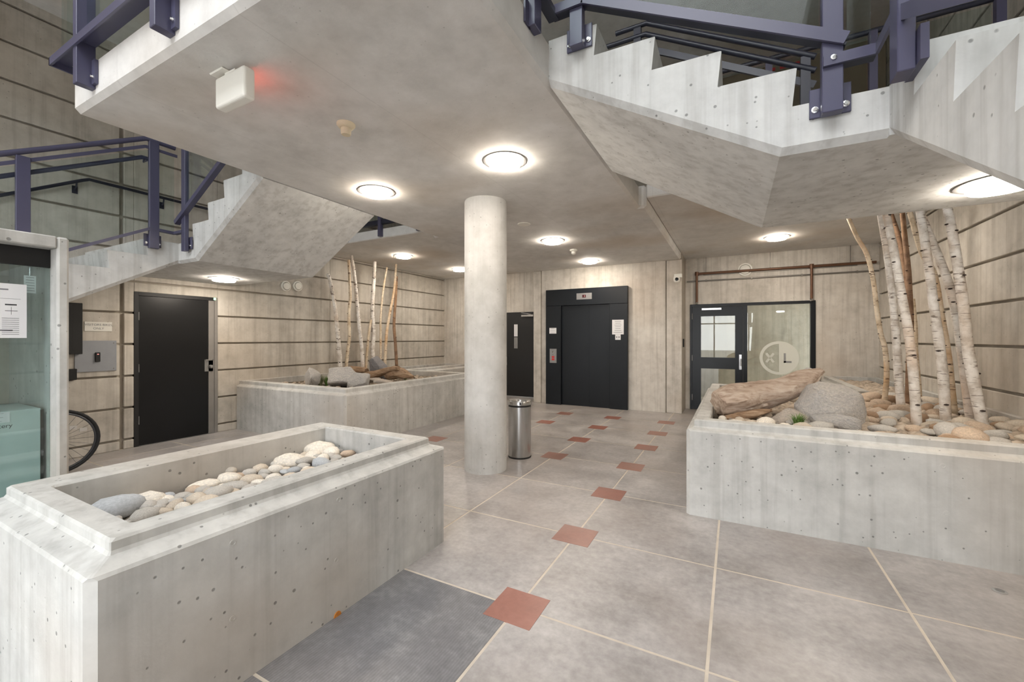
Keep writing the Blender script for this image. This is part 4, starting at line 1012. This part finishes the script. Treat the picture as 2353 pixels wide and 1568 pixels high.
fill(420, -2.86, -2.02, 0.73, 2.23, 0.535, 0.03, 0.055, 'pebble_fill', PB, 5)

# ---- boulders
def boulder(u, v, z, size, rz, mat, label, seed, tilt=0.0, planar=0.5, dz=0.0, name='boulder'):
    rnd = random.Random(seed); bm = bmesh.new()
    if planar > 0.7:
        for sx in (-1, 1):
            for sy in (-1, 1):
                for sz in (-1, 1): bm.verts.new((sx * rnd.uniform(0.62, 1) * (0.62 if sx < 0 and sz > 0 else 1), sy * rnd.uniform(0.5, 1), sz * (rnd.uniform(0.5, 1.0) if sz > 0 else 0.9)))
        bm.verts.new((-0.35, 0.1, 1.08)); bm.verts.new((-1.05, 0.2, 0.1)); bm.verts.new((1.1, -0.2, 0.2)); bm.verts.new((0.1, -1.05, -0.1))
    else:
      for k in range(14):
        d = Vector((rnd.gauss(0, 1), rnd.gauss(0, 1), rnd.gauss(0, 1))).normalized()
        m_ = max(abs(d.x), abs(d.y), abs(d.z)); d = d * (1 - planar) + d / m_ * planar * 0.85
        bm.verts.new(d)
    r = bmesh.ops.convex_hull(bm, input=bm.verts)
    bmesh.ops.delete(bm, geom=[g for g in r['geom_interior'] if isinstance(g, bmesh.types.BMVert)], context='VERTS')
    bmesh.ops.triangulate(bm, faces=bm.faces)
    bmesh.ops.bevel(bm, geom=list(bm.edges) + list(bm.verts), offset=0.05, segments=1, affect='EDGES', profile=0.5)
    bmesh.ops.triangulate(bm, faces=bm.faces)
    bmesh.ops.subdivide_edges(bm, edges=[e for e in bm.edges if e.calc_length() > 0.18], cuts=3, use_grid_fill=True)
    bmesh.ops.triangulate(bm, faces=bm.faces)
    off = Vector((seed * 2.1, seed, seed * 0.7))
    bm.normal_update()
    for vt in bm.verts:
        n = vt.normal; vt.co += n * (0.06 * noise.noise(vt.co * 2.6 + off) + 0.03 * noise.noise(vt.co * 7 + off))
    me = bpy.data.meshes.new(name); bm.to_mesh(me); bm.free(); me.materials.append(M[mat])
    for p in me.polygons: p.use_smooth = True
    try: me.set_sharp_from_angle(angle=math.radians(28))
    except Exception: pass
    c = atz(u, v, z); o = bpy.data.objects.new(name, me); C.objects.link(o)
    o.scale = size; o.location = (c.x, c.y, z + size[2] * 0.72 + dz); o.rotation_euler = (tilt, tilt * 0.6, rz)
    return tag(o, label, 'rock')
boulder(1903, 985, 0.66, (0.245, 0.18, 0.225), 0.25, 'boulder', 'big angular grey boulder against the driftwood log', 5, 0.05, 0.8)
boulder(1918, 1000, 0.66, (0.20, 0.12, 0.11), -0.1, 'boulder', 'low rough grey boulder in front of the big angular one', 8, 0.0, 0.4)
boulder(1810, 985, 0.66, (0.17, 0.12, 0.115), 0.3, 'boulder_tan', 'rounded tan boulder under the driftwood log', 12, 0.0, 0.2)
pebble(atz(1765, 990, 0.69), 0.22, 0.10, 0.09, 0.0, 'pebble', 'flat pale stone at the planter rim below the driftwood log', None, 3, 0.0, 'river_stone')
boulder(1862, 915, 0.66, (0.16, 0.14, 0.25), 0.5, 'boulder', 'upright grey boulder behind the big angular one', 21, 0.1, 0.6)
boulder(712, 890, 0.67, (0.20, 0.18, 0.20), 0.3, 'boulder', 'tall pale grey boulder at the end of the row beside the slim birch trunks', 31, 0.1, 0.5)
boulder(795, 889, 0.67, (0.33, 0.22, 0.21), 0.6, 'boulder', 'broad grey boulder in the middle of the row beside the slim birch trunks', 34, 0.1, 0.4)
boulder(826, 893, 0.67, (0.21, 0.14, 0.15), 0.2, 'boulder', 'smaller wedge-shaped grey boulder in front of the driftwood stump', 38, 0.2, 0.6)
boulder(872, 872, 0.67, (0.20, 0.18, 0.28), 0.2, 'boulder_dark', 'dark slate boulder standing behind the driftwood stump', 41, 0.1, 0.5)
for u, v, lab, sd in ((868, 888, 'flat slate slab wedged under the driftwood branch', 44), (880, 892, 'second flat slate slab at the planter rim', 47)):
    boulder(u, v, 0.67, (0.17, 0.09, 0.05), 0.9, 'boulder_tan', lab, sd, 0.15, 0.5, 0.06)

# ---- driftwood
def driftwood(name, label, pts, radii, mat, seed, flat=0.8, parent=None):
    """gnarled trunk along a path; every ring is lumpy and the ends are ragged"""
    P = [Vector(p) for p in pts]; N = 60; n = 40; loops = []
    def cat(t, A):
        m_ = len(A) - 1; f = t * m_; i = min(int(f), m_ - 1); f -= i
        a, b, c, d = A[max(i - 1, 0)], A[i], A[i + 1], A[min(i + 2, m_)]
        return 0.5 * ((2 * b) + (c - a) * f + (2 * a - 5 * b + 4 * c - d) * f * f + (3 * b - a - 3 * c + d) * f ** 3)
    ctr = sum(P, Vector()) / len(P)
    for i in range(N):
        t = i / (N - 1); c = cat(t, P); d = (cat(min(t + 0.02, 1), P) - cat(max(t - 0.02, 0), P)).normalized()
        r = max(cat(t, radii), 0.006); side = d.cross(Vector((0, 0, 1))).normalized(); up = side.cross(d)
        L = []
        for k in range(n):
            a = 2 * PI * k / n
            q = Vector((math.cos(a) * 1.6, math.sin(a) * 1.6, t * 3.2 + seed))
            g = 1 + 0.26 * noise.noise(q) + 0.11 * noise.noise(Vector((q.x * 3, q.y * 3, q.z * 0.8))) + 0.05 * noise.noise(q * 5) + 0.025 * noise.noise(Vector((q.x * 6, q.y * 6, q.z * 0.5)))
            L.append(c + (side * math.cos(a) + up * math.sin(a) * flat) * r * g + d * (0.03 * noise.noise(q * 2) * (1 if i in (0, N - 1) else 0)) - ctr)
        loops.append(L)
    o = MB().loops(loops).build(name, mat, None, smooth=True, angle=60)
    o.location = ctr
    return tag(o, label, 'driftwood')
YD = 4.62
dl = [aty(u, v, YD + dy) for u, v, dy in ((1652, 930, -0.18), (1685, 920, -0.1), (1730, 912, 0.0), (1775, 903, 0.05), (1815, 889, 0.1), (1852, 872, 0.12), (1888, 852, 0.15))]
driftwood('driftwood_log', 'large weathered driftwood log tapering to a raised point in the planter', dl, [0.12, 0.175, 0.165, 0.15, 0.135, 0.105, 0.03], 'drift', 2.0, 0.85)
dk = [aty(u, v, YD - 0.25) for u, v in ((1668, 962), (1700, 958), (1735, 950), (1770, 944))]
driftwood('driftwood_fragment', 'small knobbly brown driftwood piece under the large log', dk, [0.03, 0.05, 0.05, 0.015], 'drift_brown', 5.0, 0.8)
da = atz(868, 880, 0.67); YA = da.y + 0.05
driftwood('driftwood_branch', 'pale driftwood branch resting across the boulders by the slim birch trunks', [aty(u, v, YA) for u, v in ((822, 868), (846, 866), (870, 858), (895, 850), (915, 846))], [0.05, 0.10, 0.075, 0.06, 0.05], 'drift_brown', 8.0)
driftwood('driftwood_stump', 'gnarled brown driftwood stump at the end of the boulder row', [aty(u, v, YA + 0.12) for u, v in ((892, 862), (908, 856), (928, 860), (948, 866))], [0.11, 0.14, 0.10, 0.03], 'drift_brown', 11.0)
driftwood('driftwood_branch', 'short brown driftwood branch behind the broad grey boulder', [aty(u, v, YA + 0.30) for u, v in ((782, 852), (800, 850), (822, 850), (842, 852))], [0.07, 0.085, 0.075, 0.05], 'drift_brown', 14.0)

# ---- birch trunks
KNOT = stone_mesh(3, 0.55, 0.15, 1)
def birch(pts, wpx, base_z, mat, label, plane, seed, group, grow=0.9, zmax=3.3):
    """pts are picture points from the top down; plane places them at one distance"""
    P = [plane(u, v) for u, v in pts][::-1]
    depth = P[0].x * FX + P[0].y * FY; k = depth / FPX / 2
    W = [w * k for w in (wpx if isinstance(wpx, (list, tuple)) else [wpx[0] if isinstance(wpx, list) else wpx] * len(P))]
    W = W[::-1] if isinstance(wpx, (list, tuple)) else [W[0] * (1.12 - 0.25 * i / (len(P) - 1)) for i in range(len(P))]
    if P[0].z > base_z: P[0] = P[0] + (P[0] - P[1]).normalized() * (P[0].z - base_z)
    d = (P[-1] - P[-2]).normalized()
    if grow:
        top = P[-1] + d * min(grow, max(0.0, (zmax - P[-1].z) / max(d.z, 0.3))); P.append(top); W.append(W[-1] * 0.85)
    pts3, rad = [], []
    for i in range(len(P) - 1):
        for j in range(4):
            f = j / 4; a = P[max(i - 1, 0)]; b = P[i]; c = P[i + 1]; e = P[min(i + 2, len(P) - 1)]
            q = 0.5 * ((2 * b) + (c - a) * f + (2 * a - 5 * b + 4 * c - e) * f * f + (3 * b - a - 3 * c + e) * f ** 3)
            pts3.append(q); rad.append((W[i] * (1 - f) + W[i + 1] * f) * (1 + 0.05 * noise.noise(Vector((i + f, seed, 0)) * 2.3)))
    pts3.append(P[-1]); rad.append(W[-1])
    b0 = pts3[0]
    t = thing('birch_trunk', label, 'tree trunk', b0, group)
    tk = MB().tube(pts3, rad, 14).build('trunk', mat, t, smooth=True)
    rnd = random.Random(seed); m_ = KNOT
    if not m_.materials: m_.materials.append(M['scar'])
    i = rnd.randrange(2, 4)
    while i < len(pts3) - 1:
        a = rnd.uniform(0, 2 * PI); r = rad[i]
        o = bpy.data.objects.new('knot', m_); C.objects.link(o)
        o.location = pts3[i] + Vector((math.cos(a), math.sin(a), 0)) * r * 0.93
        o.scale = (r * 0.5, r * 0.55, r * 0.45); o.rotation_euler = (0, 0, a); setp(o, tk)
        i += rnd.randrange(1, 4)
    return t
def zp(p): return 640 + p[0] / 3.409, 480 + p[1] / 3.409
def zc_(p): return 1850 + p[0] / 2.614, 450 + p[1] / 2.614
XA = -6.55
pa = lambda u, v: atx(u, v, XA)
for i, (pts, wd, mat, lab) in enumerate((
    ([(385, 510), (405, 570), (440, 760), (460, 950), (480, 1150), (483, 1290)], 8.5, 'birch', 'birch trunk leaning away at the end of the row, nearest the wall vents'),
    ([(550, 400), (555, 520), (562, 700), (550, 820), (555, 1000), (540, 1130), (532, 1230)], 6.5, 'birch_tan', 'slim kinked birch trunk, second from the wall vents'),
    ([(570, 365), (595, 520), (615, 720), (630, 900), (650, 1080), (660, 1250)], 7.5, 'birch', 'white birch trunk leaning over the kinked one'),
    ([(755, 415), (745, 600), (735, 800), (745, 960), (738, 1100), (740, 1200)], 9.0, 'birch', 'thick straight white birch trunk in the middle of the slim row'),
    ([(725, 870), (705, 1000), (690, 1180)], 5.5, 'birch_tan', 'short thin birch stem leaning on the thick white trunk'),
    ([(850, 460), (820, 640), (800, 850), (800, 1000), (800, 1190)], 4.5, 'birch_tan', 'very thin tan birch stem beside the thick white trunk'),
    ([(922, 430), (905, 640), (870, 830), (845, 1000), (835, 1190)], 6.0, 'birch_tan', 'tan birch trunk leaning outward near the end of the slim row'),
    ([(925, 530), (918, 700), (905, 900), (915, 1050), (925, 1220)], 6.5, 'birch_brown', 'reddish brown birch trunk at the far end of the slim row'))):
    birch([zp(p) for p in pts], wd, 0.665, mat, lab, pa, 50 + i, 'slim birch trunks by the grooved wall', 0)
for i, (pts, wd, mat, lab, bv) in enumerate((
    ([(265, 145), (315, 255), (370, 350), (410, 510), (430, 680), (455, 830), (480, 920), (490, 1080), (475, 1250)], 9.5, 'birch_tan', 'thin bent birch trunk standing alone toward the glazed door', 0.665),
    ([(455, 120), (485, 300), (515, 520), (535, 720), (550, 900), (560, 1080), (578, 1290)], 15, 'birch', 'white birch trunk second from the glazed door', 0.665),
    ([(490, 120), (545, 400), (590, 650), (625, 850), (650, 1080), (670, 1370)], 17.5, 'birch', 'thick white birch trunk crossing in front of the brown ones', 0.665),
    ([(520, 120), (565, 260), (600, 440), (625, 600), (640, 760), (652, 900), (660, 1050), (668, 1230)], 10.5, 'birch_brown', 'brown birch trunk bending behind the thick white one', 0.665),
    ([(585, 110), (600, 260), (620, 450), (628, 600), (635, 760), (625, 1000), (620, 1255)], 11, 'birch_brown', 'straight dark brown birch trunk in the tall group', 0.665),
    ([(650, 620), (665, 800), (668, 950), (685, 1130), (690, 1240)], 7.5, 'birch_tan', 'short thin birch stem behind the brown trunks', 0.665),
    ([(630, 105), (700, 340), (775, 470), (815, 700), (850, 900), (870, 1060), (895, 1310)], 12, 'birch_tan', 'slender tan birch trunk behind two thick white ones', 0.665),
    ([(690, 95), (720, 280), (750, 480), (775, 680), (805, 880), (830, 1100), (845, 1350)], 18, 'birch', 'thick birch trunk with a dark branch scar in the tall group', 0.665),
    ([(725, 180), (790, 340), (860, 520), (900, 680), (930, 850), (965, 1100), (995, 1340)], 17, 'birch', 'thick birch trunk leaning strongly beside the wall', 0.665),
    ([(855, 75), (890, 260), (925, 480), (955, 700), (975, 900), (1015, 1130), (1070, 1390)], 20, 'birch', 'thickest white birch trunk at the wall end of the tall group', 0.665))):
    q = [zc_(p) for p in pts]; base = atz(q[-1][0], q[-1][1] + 2, 0.70); Yp = base.y
    birch(q, wd, bv, mat, lab, (lambda Y: (lambda u, v: aty(u, v, Y)))(Yp), 80 + i, 'tall birch trunks in the driftwood planter', 0 if i == 5 else 0.7, 3.0 if Yp > 4.85 else 3.6)

# ---- pebbles in the other planters
av = [(o.location.x, o.location.y, 0.10) for o in C.objects if o.name.startswith('birch_trunk')]
av += [(o.location.x, o.location.y, o.scale.x * 0.8) for o in C.objects if o.name.startswith('boulder')]
zflat = lambda x, y: 0.705 + 0.012 * math.sin(x * 5 + y * 3)
def off_log(x, y): return x < 0.75 and not (y < 4.05 or x < -0.10)
scatter(125, 0.66, 2.14, 3.90, 6.78, zflat, 0.055, 0.12, 'warm', 'pebble among the tall birch trunks', 'pebbles among the tall birch trunks', av, 21, 0.56, off_log)
scatter(18, -0.17, 0.9, 3.90, 4.30, zflat, 0.04, 0.09, 'white', 'pebble at the rim below the driftwood log', 'pebbles below the driftwood log', av, 22, 0.62)
fill(420, 0.30, 2.14, 3.90, 6.78, 0.69, 0.05, 0.085, 'pebble_fill_warm', PCp, 7)
fill(160, -0.17, 0.6, 3.90, 6.78, 0.69, 0.04, 0.075, 'pebble_fill_warm', PCp, 8)
fill(220, 1.54, 2.14, 6.75, 9.2, 0.69, 0.05, 0.09, 'pebble_fill_warm', PCp, 9)
scatter(28, -6.3, -4.72, 4.02, 5.0, lambda x, y: 0.675, 0.03, 0.065, 'white', 'pebble among the boulders by the grooved wall', 'pebbles among the boulders', av, 31, 0.8)
fill(260, -6.9, -4.71, 4.01, 6.78, 0.675, 0.025, 0.05, 'pebble_fill_warm', PAp, 10)

# ---- grass tufts
def tuft(u, v, z, h, n, mat, label, seed, spread=0.6):
    c = atz(u, v, z); rnd = random.Random(seed)
    t = thing('grass_tuft', label, 'plant', c)
    mb = MB()
    for k in range(n):
        a = rnd.uniform(0, 2 * PI); s = rnd.uniform(0.1, spread); hh = h * rnd.uniform(0.6, 1.0); w_ = 0.0045
        d = Vector((math.cos(a), math.sin(a), 0)); sd_ = Vector((-d.y, d.x, 0)) * w_
        b = c + d * 0.02 * rnd.random(); m1 = b + d * hh * s * 0.4 + Vector((0, 0, hh * 0.6)); tp = b + d * hh * s + Vector((0, 0, hh * (0.95 - 0.3 * s)))
        v_ = [mb.bm.verts.new(p) for p in (b - sd_, b + sd_, m1 + sd_ * 0.8, m1 - sd_ * 0.8, tp)]
        mb.bm.faces.new((v_[0], v_[1], v_[2], v_[3])); mb.bm.faces.new((v_[3], v_[2], v_[4]))
    o = mb.build('blades', mat, t); o['kind'] = 'stuff'
tuft(1834, 990, 0.69, 0.17, 130, 'grass', 'small bright green grass tuft in front of the tan boulder', 1, 0.7)
tuft(752, 889, 0.67, 0.22, 110, 'grass', 'green grass tuft between two grey boulders by the grooved wall', 2, 0.8)
tuft(735, 889, 0.67, 0.24, 90, 'grass_dry', 'pale grass tuft beside the tall pale grey boulder', 3, 0.7)
tuft(932, 876, 0.67, 0.17, 80, 'grass_dry', 'small grass tuft beside the driftwood stump', 4, 0.8)
